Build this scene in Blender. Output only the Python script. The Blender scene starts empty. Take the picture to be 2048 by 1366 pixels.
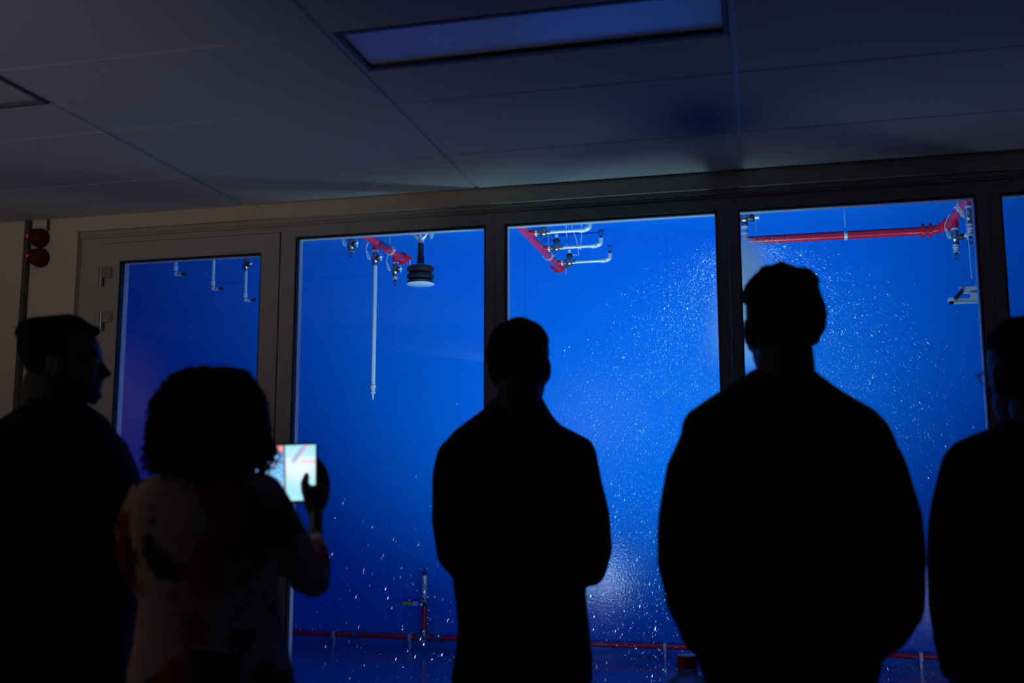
import bpy, bmesh, math, random
from math import sin, cos, pi, radians
from mathutils import Vector, Matrix, noise
random.seed(7)
C = bpy.context.scene.collection
sc = bpy.context.scene
sc.view_settings.view_transform = 'Standard'; sc.view_settings.look = 'None'; sc.view_settings.exposure = 0; sc.view_settings.gamma = 1; sc.view_settings.use_curve_mapping = False
sc.cycles.max_bounces = 8; sc.cycles.diffuse_bounces = 5; sc.cycles.transparent_max_bounces = 16; sc.cycles.volume_bounces = 1; sc.cycles.use_denoising = True
sc.cycles.caustics_reflective = False; sc.cycles.caustics_refractive = False; sc.cycles.sample_clamp_indirect = 3
V = Vector

# ------------------------------------------------------------ camera
FPX, YAW, PITCH, ROLL, CAMZ = 2007.99, -0.238575, 0.13612, -0.00118, 1.35
fw = V((sin(YAW)*cos(PITCH), cos(YAW)*cos(PITCH), sin(PITCH)))
rt = V((cos(YAW), -sin(YAW), 0)); up = rt.cross(fw)
r2 = rt*cos(ROLL)+up*sin(ROLL); u2 = -rt*sin(ROLL)+up*cos(ROLL)
CAM = V((0, 0, CAMZ))
def ray(px, py): return fw*FPX + r2*(px-1024) - u2*(py-683)
def onY(px, py, Y):
    d = ray(px, py); return CAM + d*(Y/d.y)
def onZ(px, py, z):
    d = ray(px, py); return CAM + d*((z-CAMZ)/d.z)
FH = V((sin(YAW), cos(YAW), 0)); RH = V((cos(YAW), -sin(YAW), 0))
def onD(px, py, dist):
    d = ray(px, py); return CAM + d*(dist/d.dot(FH))
cd = bpy.data.cameras.new('camera'); cam = bpy.data.objects.new('camera', cd); C.objects.link(cam)
cd.sensor_width = 36; cd.lens = FPX/2048*36; cd.clip_start = .05; cd.clip_end = 60
m = Matrix.Identity(4)
for i in range(3): m[i][0], m[i][1], m[i][2], m[i][3] = r2[i], u2[i], -fw[i], CAM[i]
cam.matrix_world = m
cd.dof.use_dof = True; cd.dof.focus_distance = 7.2; cd.dof.aperture_fstop = 2.8
bpy.context.scene.camera = cam

# ------------------------------------------------------------ materials
MATS = {}
def mat(name, col, rough=.5, metal=0, spec=.5, emit=None, estr=0, bump=0, bscale=40, var=0, vscale=5, coat=0):
    if name in MATS: return MATS[name]
    M = bpy.data.materials.new(name); M.use_nodes = True
    nt = M.node_tree; b = nt.nodes['Principled BSDF']
    b.inputs['Base Color'].default_value = (*col, 1); b.inputs['Roughness'].default_value = rough
    b.inputs['Metallic'].default_value = metal; b.inputs['Specular IOR Level'].default_value = spec
    b.inputs['Coat Weight'].default_value = coat
    if emit: b.inputs['Emission Color'].default_value = (*emit, 1); b.inputs['Emission Strength'].default_value = estr
    tc = nt.nodes.new('ShaderNodeTexCoord')
    if bump:
        n = nt.nodes.new('ShaderNodeTexNoise'); n.inputs['Scale'].default_value = bscale; n.inputs['Detail'].default_value = 4
        nt.links.new(tc.outputs['Object'], n.inputs['Vector'])
        bp = nt.nodes.new('ShaderNodeBump'); bp.inputs['Strength'].default_value = bump; bp.inputs['Distance'].default_value = .01
        nt.links.new(n.outputs['Fac'], bp.inputs['Height']); nt.links.new(bp.outputs['Normal'], b.inputs['Normal'])
    if var:
        n = nt.nodes.new('ShaderNodeTexNoise'); n.inputs['Scale'].default_value = vscale
        nt.links.new(tc.outputs['Object'], n.inputs['Vector'])
        mx = nt.nodes.new('ShaderNodeMix'); mx.data_type = 'RGBA'
        mx.inputs['A'].default_value = (*[c*(1-var) for c in col], 1); mx.inputs['B'].default_value = (*[min(1, c*(1+var)) for c in col], 1)
        nt.links.new(n.outputs['Fac'], mx.inputs['Factor']); nt.links.new(mx.outputs['Result'], b.inputs['Base Color'])
    MATS[name] = M; return M

def seams(M, x0, pitch, dark=.84, width=.004):
    """panel joints at x0 + k*pitch along world X (sandwich panels of the cell)"""
    nt = M.node_tree; b = nt.nodes['Principled BSDF']
    g = nt.nodes.new('ShaderNodeNewGeometry'); sx = nt.nodes.new('ShaderNodeSeparateXYZ')
    nt.links.new(g.outputs['Position'], sx.inputs[0])
    def mt(op, a, bb=None):
        n = nt.nodes.new('ShaderNodeMath'); n.operation = op
        for i, v in enumerate((a, bb)):
            if v is None: continue
            if isinstance(v, (int, float)): n.inputs[i].default_value = v
            else: nt.links.new(v, n.inputs[i])
        return n.outputs[0]
    t = mt('FRACT', mt('ADD', mt('DIVIDE', mt('SUBTRACT', sx.outputs['X'], x0), pitch), 100.5))
    d = mt('ABSOLUTE', mt('SUBTRACT', t, .5)); k = mt('LESS_THAN', d, width/pitch)
    src = b.inputs['Base Color'].links[0].from_socket if b.inputs['Base Color'].links else None
    mx = nt.nodes.new('ShaderNodeMix'); mx.data_type = 'RGBA'
    nt.links.new(k, mx.inputs['Factor'])
    col = tuple(b.inputs['Base Color'].default_value)
    if src: nt.links.new(src, mx.inputs['A'])
    else: mx.inputs['A'].default_value = col
    mx.inputs['B'].default_value = (col[0]*dark, col[1]*dark, col[2]*dark, 1)
    nt.links.new(mx.outputs['Result'], b.inputs['Base Color'])

BLUE = (0.0008, .205, .80)
m_lab = mat('blue_wall_panels', BLUE, .13, bump=.12, bscale=60, var=.05, vscale=1.2, spec=.35); seams(m_lab, .5, 1.1665)
m_labceil = mat('blue_ceiling_panels', BLUE, .35, var=.04, vscale=1.5, spec=.3); seams(m_labceil, .5, 1.1665)
m_labfloor = mat('blue_wet_floor', (.008, .15, .30), .16, bump=.12, bscale=18, spec=.5)
m_plaster = mat('cream_plaster', (.62, .52, .42), .85, bump=.05, bscale=220)
m_ceil = mat('ceiling_tile', (.62, .62, .66), .9, bump=.08, bscale=300, spec=.1)
m_tee = mat('ceiling_grid', (.50, .52, .64), .35, spec=.5)
m_frame = mat('grey_powder_coat', (.40, .38, .35), .45, spec=.4)
m_frameL = mat('pale_inner_frame', (.75, .77, .8), .4)
m_gasket = mat('black_rubber', (.006, .006, .007), .6)
m_carpet = mat('dark_carpet', (.06, .06, .065), .95, bump=.3, bscale=300)
m_red = mat('red_painted_steel', (.72, .012, .035), .28, coat=.3)
m_reddark = mat('red_plastic', (.085, .003, .002), .6, spec=.2)
m_galv = mat('galvanised_steel', (.70, .73, .76), .3, metal=.35, var=.12, vscale=60)
m_brass = mat('nickel_valve', (.40, .38, .35), .3, metal=.9, var=.2, vscale=90)
m_darkmetal = mat('dark_metal', (.05, .05, .055), .4, metal=.6)
m_black = mat('black_rubber_part', (.008, .008, .01), .45)
m_white = mat('white_plastic', (.75, .76, .78), .4)
m_yellow = mat('yellow_plastic', (.75, .6, .03), .4)
m_chrome = mat('satin_metal', (.45, .44, .42), .35, metal=.7)
m_water = mat('water_drop', (.62, .86, 1), .3, metal=.55, spec=1)
m_lens = mat('floodlight_lens', (.9, .95, 1), .3, emit=(.85, .93, 1), estr=42)

def glassmat():
    M = bpy.data.materials.new('window_glass'); M.use_nodes = True; nt = M.node_tree
    for n in list(nt.nodes): nt.nodes.remove(n)
    o = nt.nodes.new('ShaderNodeOutputMaterial'); t = nt.nodes.new('ShaderNodeBsdfTransparent'); g = nt.nodes.new('ShaderNodeBsdfGlossy')
    g.inputs['Roughness'].default_value = 0.0; t.inputs[0].default_value = (.97, .98, 1, 1)
    f = nt.nodes.new('ShaderNodeFresnel'); f.inputs[0].default_value = 1.45
    gm = nt.nodes.new('ShaderNodeNewGeometry'); io = nt.nodes.new('ShaderNodeMix')
    io.inputs[2].default_value = 1.45; io.inputs[3].default_value = 1/1.45
    nt.links.new(gm.outputs['Backfacing'], io.inputs[0]); nt.links.new(io.outputs[0], f.inputs[0])
    x = nt.nodes.new('ShaderNodeMixShader')
    nt.links.new(f.outputs[0], x.inputs[0]); nt.links.new(t.outputs[0], x.inputs[1]); nt.links.new(g.outputs[0], x.inputs[2])
    nt.links.new(x.outputs[0], o.inputs['Surface']); return M
m_glass = glassmat()
def volmat(name, dens):
    M = bpy.data.materials.new(name); M.use_nodes = True; nt = M.node_tree
    for n in list(nt.nodes): nt.nodes.remove(n)
    o = nt.nodes.new('ShaderNodeOutputMaterial'); s = nt.nodes.new('ShaderNodeVolumeScatter')
    s.inputs['Color'].default_value = (.93, .97, 1, 1); s.inputs['Density'].default_value = dens; s.inputs['Anisotropy'].default_value = .1
    nt.links.new(s.outputs[0], o.inputs['Volume']); return M

# ------------------------------------------------------------ mesh helpers
def box(bm, x0, x1, y0, y1, z0, z1, bev=0):
    vs = [bm.verts.new((x, y, z)) for x in (x0, x1) for y in (y0, y1) for z in (z0, z1)]
    fs = [(0, 1, 3, 2), (4, 6, 7, 5), (0, 4, 5, 1), (2, 3, 7, 6), (0, 2, 6, 4), (1, 5, 7, 3)]
    F = [bm.faces.new([vs[i] for i in f]) for f in fs]
    if bev:
        es = list({e for f in F for e in f.edges})
        bmesh.ops.bevel(bm, geom=es, offset=bev, segments=2, affect='EDGES')
    return vs
def frame_axes(d):
    d = d.normalized(); a = V((0, 0, 1)) if abs(d.z) < .9 else V((1, 0, 0))
    x = d.cross(a).normalized(); y = x.cross(d).normalized(); return x, y
def tube(bm, pts, rad, n=14, caps=True, flat=None):
    """tube through pts; rad number or list; flat: list of (axis_vector, scale) to squash"""
    pts = [V(p) for p in pts]; rs = rad if isinstance(rad, (list, tuple)) else [rad]*len(pts)
    rings = []; px = None
    for i, p in enumerate(pts):
        d = (pts[min(i+1, len(pts)-1)]-pts[max(i-1, 0)])
        if px is None: x, y = frame_axes(d)
        else:
            dn = d.normalized(); x = (px-dn*px.dot(dn)).normalized(); y = x.cross(dn)
        px = x; ring = []
        for k in range(n):
            o = (x*cos(2*pi*k/n)+y*sin(2*pi*k/n))*rs[i]
            if flat: o = o - flat[0]*o.dot(flat[0])*(1-flat[1])
            ring.append(bm.verts.new(p+o))
        rings.append(ring)
    for a, b in zip(rings, rings[1:]):
        for k in range(n): bm.faces.new((a[k], a[(k+1) % n], b[(k+1) % n], b[k]))
    if caps:
        bm.faces.new(rings[0][::-1]); bm.faces.new(rings[-1])
def capsule(bm, pts, rad, n=14):
    """tube with rounded ends"""
    pts = [V(p) for p in pts]; rs = list(rad) if isinstance(rad, (list, tuple)) else [rad]*len(pts)
    a = (pts[0]-pts[1]).normalized(); b = (pts[-1]-pts[-2]).normalized()
    P = [pts[0]+a*rs[0]*.95, pts[0]+a*rs[0]*.7, pts[0]+a*rs[0]*.3]+pts+[pts[-1]+b*rs[-1]*.3, pts[-1]+b*rs[-1]*.7, pts[-1]+b*rs[-1]*.95]
    R = [rs[0]*.3, rs[0]*.72, rs[0]*.95]+rs+[rs[-1]*.95, rs[-1]*.72, rs[-1]*.3]
    tube(bm, P, R, n)
def ell(bm, c, r, n=16, R=None):
    mt = Matrix.Translation(V(c)) @ (R.to_4x4() if R else Matrix.Identity(4)) @ Matrix.Diagonal((*r, 1))
    bmesh.ops.create_uvsphere(bm, u_segments=n, v_segments=n//2+2, radius=1, matrix=mt)
def lathe(bm, base, axis, prof, n=24):
    """prof: list of (distance along axis, radius)"""
    axis = V(axis).normalized(); tube(bm, [V(base)+axis*p[0] for p in prof], [max(p[1], 1e-4) for p in prof], n)
def lathe2(bm, base, axis, prof, n=24):
    axis = V(axis).normalized(); x, y = frame_axes(axis); rings = []
    for h, r in prof:
        rings.append([bm.verts.new(V(base)+axis*h+(x*cos(2*pi*k/n)+y*sin(2*pi*k/n))*max(r, 1e-4)) for k in range(n)])
    for a, b in zip(rings, rings[1:]):
        for k in range(n): bm.faces.new((a[k], a[(k+1) % n], b[(k+1) % n], b[k]))
    bm.faces.new(rings[0][::-1]); bm.faces.new(rings[-1])
def build(name, bm, m_, parent=None, smooth=True, bevel=0):
    bmesh.ops.recalc_face_normals(bm, faces=bm.faces[:])
    me = bpy.data.meshes.new(name); bm.to_mesh(me); bm.free()
    if smooth:
        me.polygons.foreach_set('use_smooth', [True]*len(me.polygons))
        try: me.set_sharp_from_angle(angle=radians(40))
        except Exception: pass
    for k in (m_ if isinstance(m_, (list, tuple)) else [m_]): me.materials.append(k)
    o = bpy.data.objects.new(name, me); C.objects.link(o)
    if parent:
        o.parent = parent; o.matrix_parent_inverse = Matrix.Translation(parent.location).inverted()
    return o
def N(): return bmesh.new()
def thing(name, label, cat, loc=(0, 0, 0), group=None, kind=None):
    o = bpy.data.objects.new(name, None); C.objects.link(o); o.location = loc; o.empty_display_size = .1
    if label: o['label'] = label
    if cat: o['category'] = cat
    if group: o['group'] = group
    if kind: o['kind'] = kind
    return o
def tag(o, label=None, cat=None, group=None, kind=None):
    for k, v in (('label', label), ('category', cat), ('group', group), ('kind', kind)):
        if v: o[k] = v
    return o
def struct(name, bm, m_, label=None, cat=None, smooth=False):
    return tag(build(name, bm, m_, None, smooth), label, cat, None, 'structure')

# ------------------------------------------------------------ setting: the dark viewing room
XL, XR, YB, YW, YG, ZC = -5.6, 4.2, -3.2, 4.39, 4.424, 2.695
YP = 4.52                       # cell side face of the partition
LX0, LX1, LY1, LZ = -6.2, 5.2, 8.0, 3.29
b = N(); box(b, XL, XR, YB, YW, -.05, 0); struct('floor', b, m_carpet, 'dark carpeted floor of the viewing room', 'floor')
# ceiling: tegular tiles between tees
b = N(); tees = N()
xs = [-1.2298+1.2*k for k in range(-4, 6)]; ys = [3.8883-.6*k for k in range(-1, 13)]
fixrects = []
def tile(bm, x0, x1, y0, y1):
    g, h = .010, .002
    box(bm, max(x0+g, XL), min(x1-g, XR), max(y0+h, YB), min(y1-h, YW), ZC, ZC+.02, .0015)
for i, x in enumerate([xs[0]-1.2]+xs):
    for y in ys:
        y0, y1 = y-.6, y
        if y0 > YW or y1 < YB or x+1.2 < XL or x > XR: continue
        fx = abs(y1-3.2883) < .01+.6*0 and (abs(x-xs[4]) < .01 or abs(x-xs[2]) < .01)
        if abs(y1-(3.8883-.6)) < .01 and (abs(x-xs[4]) < .01 or abs(x-xs[2]) < .01):
            tile(b, x, x+1.2, 2.9883, y1); fixrects.append((x, 2.6883, 2.9883))
        else: tile(b, x, x+1.2, y0, y1)
box(b, XL, XR, YB, YW, ZC+.012, ZC+.1) if False else None
ceil_o = struct('ceiling', b, m_ceil, 'suspended tile ceiling of the dark viewing room', 'ceiling')
for x in xs: box(tees, x-.012, x+.012, YB, YW, ZC+.006, ZC+.03)
for y in ys:
    if y < YW: box(tees, XL, XR, y-.008, y+.008, ZC+.014, ZC+.03)
box(tees, XL, XR, YW-.012, YW, ZC-.001, ZC+.02)
build('ceiling_grid', tees, m_tee, ceil_o, False)
b = N(); box(b, XL-.1, XR+.1, YB-.1, YW+.1, ZC+.12, ZC+.2); build('ceiling_void', b, m_ceil, ceil_o, False)
# recessed light fittings, switched off
m_diff = mat('light_diffuser', (.80, .82, .92), .35, metal=.45)
for k, (x, y0, y1) in enumerate(sorted(fixrects, key=lambda r: -r[0])):
    lab = ['switched-off recessed ceiling light in the tiles above the second and third windows',
           'switched-off recessed ceiling light at the left edge above the glazed door'][k]
    t = thing('recessed_ceiling_light', lab, 'ceiling light', (x+.6, (y0+y1)/2, ZC), 'recessed lights in the tile ceiling')
    b = N(); box(b, x+.03, x+1.17, y0+.02, y1-.02, ZC+.012, ZC+.02); build('diffuser', b, m_diff, t, False)
    b = N(); d = .014
    box(b, x+.014, x+.03, y0+.004, y1-.004, ZC-.001, ZC+.032); box(b, x+1.17, x+1.186, y0+.004, y1-.004, ZC-.001, ZC+.032)
    box(b, x+.03, x+1.17, y0+.004, y0+.02, ZC-.001, ZC+.032); box(b, x+.03, x+1.17, y1-.02, y1-.004, ZC-.001, ZC+.032)
    box(b, x+.014, x+1.186, y0+.004, y1-.004, ZC+.032, ZC+.04)
    build('trim_frame', b, mat('shaded_fitting_rim', (.10, .10, .12), .5), t, False)  # rim coloured dark to stand for the shade inside the recess

# partition with its opening
OX0, OX1, OZ = -3.374, 3.16, 2.62
b = N(); box(b, XL, OX0, YW, YP, 0, ZC+.12); box(b, OX0, OX1, YW, YP, OZ, ZC+.12); box(b, OX1, LX1, YW, YP, 0, ZC+.12)
struct('wall_front', b, m_plaster, 'cream wall around the glazed partition', 'wall')
b = N(); box(b, XL-.1, XL, YB, -.6, 0, ZC+.12); box(b, XL-.1, XL, .4, YW, 0, ZC+.12); box(b, XL-.1, XL, -.6, .4, 2.2, ZC+.12)
struct('wall_left', b, m_plaster)
b = N(); box(b, XR, XR+.1, YB, YW, 0, ZC+.12); struct('wall_right', b, m_plaster)
b = N(); box(b, XL-.1, XR+.1, YB-.1, YB, 0, ZC+.12); struct('wall_back', b, m_plaster)

# glazing -----------------------------------------------------------
def glazing(root, gx0, gx1, gz0, gz1, fx0, fx1, fz0, fz1, y=YG, depth=.075):
    # outer frame ring of four bevelled rails, rebate and glazing bead
    def ring(x0, x1, z0, z1, X0, X1, Z0, Z1, ya, yb, m_, nm, bv=.002, sm=False):
        q = N()
        box(q, X0, x0, ya, yb, Z0, Z1, bv); box(q, x1, X1, ya, yb, Z0, Z1, bv)
        box(q, x0, x1, ya, yb, z1, Z1, bv); box(q, x0, x1, ya, yb, Z0, z0, bv)
        return build(nm, q, m_, root, sm)
    ring(gx0-.002, gx1+.002, gz0-.002, gz1+.002, fx0, fx1, fz0, fz1, y, y+.024, m_frame, 'frame', 0)
    ring(gx0+.006, gx1-.006, gz0+.006, gz1-.006, gx0-.002, gx1+.002, gz0-.002, gz1+.002, y+.004, y+.024, m_gasket, 'gasket', .001)
    ring(gx0+.004, gx1-.004, gz0+.004, gz1-.004, fx0, fx1, fz0, fz1, y+.036, y+depth, m_frameL, 'inner_frame', .002)
    q = N(); box(q, gx0, gx1, y+.026, y+.034, gz0, gz1); build('pane', q, m_glass, root, False)
GZ0, GZ1 = .11, 2.526
wins = [(-2.166, -1.205), (-1.109, -.144), (-.047, .922), (1.018, 1.982), (2.078, 3.04)]
labs = ['grey framed fixed window just right of the glazed door', 'grey framed window behind the man in the middle', 'grey framed window behind the tallest man',
        'grey framed window at the right edge of the photo', 'grey framed window beyond the right edge']
for i, (a, c) in enumerate(wins):
    w = thing('window_%d' % (i+1), labs[i], 'window', (0, YG, 0), kind='structure')
    x0 = -2.214 if i == 0 else (wins[i-1][1]+a)/2+.0008
    x1 = OX1-.01 if i == 4 else (c+wins[i+1][0])/2-.0008
    glazing(w, a, c, GZ0, GZ1, x0, x1, 0, OZ-.006)
# raised stop bead along the head of the whole glazing
b = N(); box(b, OX0, OX1, YG-.016, YG, OZ-.022, OZ); box(b, OX0, OX1, YG-.008, YG, OZ-.034, OZ-.022)
struct('trim_1', b, m_frame)
# door frame and leaf
d = thing('door_1', 'glazed door with grey frame and surface hinges at the left', 'door', (0, YG, 0), kind='structure')
b = N(); box(b, OX0, -3.2535, YG+.004, YG+.075, 0, OZ-.006); box(b, -2.2475, -2.2155, YG+.004, YG+.075, 0, OZ-.006)
box(b, -3.2535, -2.2475, YG+.004, YG+.075, 2.5575, OZ-.006); build('door_frame', b, m_frame, d, False)
glazing(d, -3.14, -2.349, .14, 2.457, -3.2495, -2.2515, .01, 2.5535, YG-.002)
for k, hy in enumerate((556, 645)):
    h = onY(207, hy, YG-.012)
    q = N(); box(q, h.x-.012, h.x+.045, YG-.022, YG-.001, h.z+.0, h.z+.055, .003)
    hg = build('hinge', q, m_chrome, d, False)
    q = N(); tube(q, [(h.x-.010, YG-.018, h.z-.045), (h.x-.010, YG-.018, h.z+.055)], .012); build('hinge_barrel', q, m_chrome, hg)
for z in (1.15, .3):
    q = N(); box(q, -3.262, -3.205, YG-.022, YG-.001, z, z+.055, .003); hg = build('hinge', q, m_chrome, d, False)
    q = N(); tube(q, [(-3.26, YG-.018, z-.045), (-3.26, YG-.018, z+.055)], .012); build('hinge_barrel', q, m_chrome, hg)
q = N(); box(q, -2.318, -2.284, YG-.010, YG-.001, .95, 1.19, .003); tube(q, [(-2.30, YG-.005, 1.08), (-2.30, YG-.055, 1.08), (-2.31, YG-.06, 1.08), (-2.43, YG-.06, 1.08)], .010)
build('door_handle', q, m_chrome, d)

# cable trunking and alarm sounders on the left wall strip
b = N(); x = onY(60, 455, YW).x; box(b, x-.012, x+.016, YW-.028, YW, 0, ZC, .002)
tag(build('cable_trunking', b, mat('dark_trunking', (.07, .07, .072), .6), None, False), 'dark vertical cable trunking left of the red alarm sounders', 'trunking')
for k, (py, lb) in enumerate(((478, 'upper red alarm sounder beside the dark trunking'), (517, 'lower red alarm sounder under its twin near the ceiling'))):
    p = onY(84, py, YW)
    t = thing('alarm_sounder', lb, 'alarm sounder', (p.x, YW, p.z), 'red alarm sounders')
    b = N(); lathe2(b, (p.x, YW, p.z), (0, -1, 0), [(0, .048), (.012, .050), (.018, .047), (.040, .046), (.060, .040), (.070, .028), (.074, .005)], 32)
    build('body', b, m_reddark, t)
    b = N(); lathe2(b, (p.x, YW-.020, p.z), (0, -1, 0), [(0, .0485), (.004, .0495), (.008, .0485)], 32); build('collar', b, m_reddark, t)
    b = N(); ell(b, (p.x-.040, YW-.055, p.z+.004), (.006, .006, .010)); build('indicator_lamp', b, mat('red_led', (.3, .0, .0), .4, emit=(1, .02, .01), estr=.9), t)
b = N(); p = onY(98, 450, YW); box(b, p.x-.006, p.x+.006, YW-.012, YW, onY(98, 462, YW).z, ZC, .001); tag(build('cable_conduit', b, MATS['dark_trunking'], None, False), 'short dark conduit running from the ceiling to the alarm sounders', 'conduit')

# rear of the room: open doorway to a lit corridor (seen mirrored in the glass)
t = thing('door_2', 'pale door leaf standing open at the rear left', 'door', (XL, .4, 0), kind='structure')
b = N(); box(b, XL+.02, XL+.06, .45, 1.40, .01, 2.19, .002); build('leaf', b, mat('pale_door_paint', (.72, .70, .70), .5), t, False)
b = N(); tube(b, [(XL+.05, 1.3, 1.02), (XL+.12, 1.3, 1.02), (XL+.12, 1.18, 1.02)], .011); build('handle', b, m_chrome, t)
b = N(); box(b, XL-.11, XL+.012, -.66, -.6, 0, 2.26); box(b, XL-.11, XL+.012, .4, .44, 0, 2.26); box(b, XL-.11, XL+.012, -.6, .4, 2.2, 2.26); build('door_frame', b, mat('door_frame_paint', (.5, .5, .52), .5), t, False)
b = N(); box(b, XL-1.6, XL-.1, -3.2, 1.2, -.05, 0); box(b, XL-1.7, XL-1.6, -3.2, 1.2, 0, 2.7); box(b, XL-1.6, XL-.1, -3.3, -3.2, 0, 2.7); box(b, XL-1.6, XL-.1, 1.2, 1.3, 0, 2.7); box(b, XL-1.7, XL-.1, -3.3, 1.3, 2.7, 2.75)
struct('wall_corridor', b, m_plaster)

# ------------------------------------------------------------ setting: the blue spray cell
b = N(); box(b, LX0, LX1, LY1, LY1+.1, 0, LZ+.1); struct('wall_far', b, m_lab, 'blue panelled far wall of the spray cell', 'wall')
b = N(); box(b, LX0-.1, LX0, YP, LY1, 0, LZ+.1); struct('wall_far_left', b, m_lab)
b = N(); box(b, LX1, LX1+.1, YP, LY1, 0, LZ+.1); struct('wall_far_right', b, m_lab)
b = N(); box(b, LX0, LX1, YP, LY1, LZ, LZ+.1); struct('ceiling_cell', b, m_labceil, 'blue panelled ceiling of the spray cell', 'ceiling')
b = N(); box(b, LX0, LX1, YP-.12, LY1, -.05, 0); struct('floor_cell', b, m_labfloor, 'wet blue floor of the spray cell', 'floor')
b = N(); box(b, LX0, LX1, YP+.001, YP+.05, OZ+.02, LZ); box(b, LX0, OX0-.03, YP+.001, YP+.05, 0, OZ+.02); box(b, OX1+.02, LX1, YP+.001, YP+.05, 0, OZ+.02)
struct('wall_cell_front', b, m_lab)

# ------------------------------------------------------------ pipework
ZP = 3.0
def ring_mesh(c, axis, r, w, rr=.006):
    q = N(); lathe2(q, V(c)-V(axis)*w/2, axis, [(0, r), (0, r+rr), (w, r+rr), (w, r)], 24); return q
def main_pipe(root, a, bb, r=.030):
    q = N(); tube(q, [a, bb], r, 24); build('main_pipe', q, m_red, root)
def end_cap(root, c, ax, r=.030):
    q = N(); lathe2(q, V(c)-V(ax)*.02, ax, [(0, r+.002), (.004, r+.016), (.022, r+.016), (.026, r+.006), (.04, r+.004), (.05, r*.6), (.052, .004)], 28)
    build('end_cap', q, m_red, root)
    q = N(); x = V((1, 0, 0)) if abs(V(ax).x) < .5 else V((0, 1, 0))
    q.free()
    for s in (-1, 1):
        q = N(); box(q, *(lambda p: (p.x-.016, p.x+.014, p.y-.012, p.y+.012, p.z-.012, p.z+.012))(V(c)+x*s*(r+.022)), .004)
        build('cap_lug', q, m_red, root)
    q = N(); p = V(c)+x*(r+.024); tube(q, [p+V((0, 0, .02)), p-V((0, 0, .055))], .0035, 8); ell(q, p-V((0, 0, .055)), (.005, .005, .003), 8); build('bolt', q, m_galv, root)
def clamp(root, c, ax, r=.030):
    build('pipe_clamp', ring_mesh(c, ax, r, .022, .005), m_galv, root)
    q = N(); tube(q, [V(c)+V((0, 0, r)), (c[0], c[1], LZ)], .0035, 8)
    x = V(ax).cross(V((0, 0, 1)))
    for s in (-1, 1): ell(q, V(c)+x*s*(r+.010), (.008, .008, .008), 8)
    build('hanger_rod', q, m_galv, root)
def valve(root, c, ax, side, r=.022, up_=False):
    """ball valve body centred at c along axis ax, actuator towards side"""
    c = V(c); ax = V(ax); side = V(side)
    q = N(); lathe2(q, c-ax*.045, ax, [(0, r*.95), (.012, r*1.0), (.013, r*.8), (.022, r*.85), (.030, r*1.2), (.045, r*1.35), (.060, r*1.2), (.068, r*.85), (.078, r*.8), (.079, r*1.0), (.092, r*.95)], 20)
    tube(q, [c, c+side*r*1.8], r*.62, 14)
    v = build('valve', q, m_brass, root)
    q = N(); lathe2(q, c+side*r*1.5, side, [(0, r*.9), (.008, r*.95), (.018, r*.9), (.026, r*.6), (.030, r*.45)], 20); build('bonnet', q, m_darkmetal, v)
    q = N(); lathe2(q, c+side*(r*1.5+.026), side, [(0, r*.45), (.030, r*.45), (.034, r*.2)], 14); build('stem', q, m_white, v)
    return v
def drop(root, x, y, z0, z1, tip=True, pole=None, s=1.0):
    """valve + stepped reducers hanging straight down from the pipe underside z0 to z1"""
    dn = V((0, 0, -1)); r = .019
    q = N(); tube(q, [(x, y, z0+.03), (x, y, z0-.045)], .022, 18); build('branch_stub', q, m_red, root)
    build('steel_collar', ring_mesh((x, y, z0-.050), (0, 0, 1), .012, .012, .014), m_galv, root)
    vz = z0-.105
    v = valve(root, (x, y, vz), dn, V((.75, -.66, 0)), .022)
    q = N(); p = V((x, y, vz))+V((.75, -.66, 0))*.06; capsule(q, [p, p+V((.012, -.01, .02)), p+V((.018, -.014, -.02))], .007, 8); build('handle', q, m_galv, v)
    if pole is None:
        q = N(); h0 = vz-.046; L = h0-z1-.05
        pr = [(0, .021), (L*.10, .022), (L*.12, .016), (L*.28, .016), (L*.30, .020), (L*.42, .020), (L*.45, .017), (L*.90, .017), (L*.92, .021), (L, .021), (L+.001, .010)]
        lathe2(q, (x, y, h0), dn, pr, 18); build('reducer', q, m_galv, root)
        if tip:
            q = N(); z = h0-L; lathe2(q, (x, y, z), dn, [(0, .009), (.012, .009), (.014, .005), (.018, .005)], 12)
            for a in (-1, 1): tube(q, [(x+a*.004, y, z-.012), (x+a*.010, y, z-.026), (x+a*.002, y, z-.042)], .002, 6)
            lathe2(q, (x, y, z-.042), dn, [(0, .003), (.002, .014), (.004, .014), (.005, .002)], 14); build('sprinkler_tip', q, m_darkmetal, root)
    else:
        q = N(); tube(q, [(x, y, vz-.046), (x, y, z1+.05)], pole, 18); build('long_drop_pipe', q, m_galv, root)
        q = N(); lathe2(q, (x, y, z1+.075), dn, [(0, pole+.001), (.002, pole+.006), (.02, pole+.006), (.022, pole), (.045, pole), (.047, pole+.004), (.058, pole+.004), (.06, .008), (.085, .007), (.10, .004)], 18)
        build('nozzle', q, m_galv, root)
    q = N(); pts = []
    for k in range(15):
        a = k/14; pts.append((x-.028-.032*sin(a*pi)-.004*a, y-.02, z0+.01+.035*(1-a)-a*.12*1.05))
    tube(q, pts, .0028, 6); build('cable_loop', q, m_white, root); q = N(); pts = [(x-.028-.03*sin(k/10*pi*.8), y-.02, vz+.07*sin(k/10*pi)*.9-.004) for k in range(11)]; tube(q, pts, .0024, 6)
    build('cable_loop', q, m_white, root)

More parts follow.
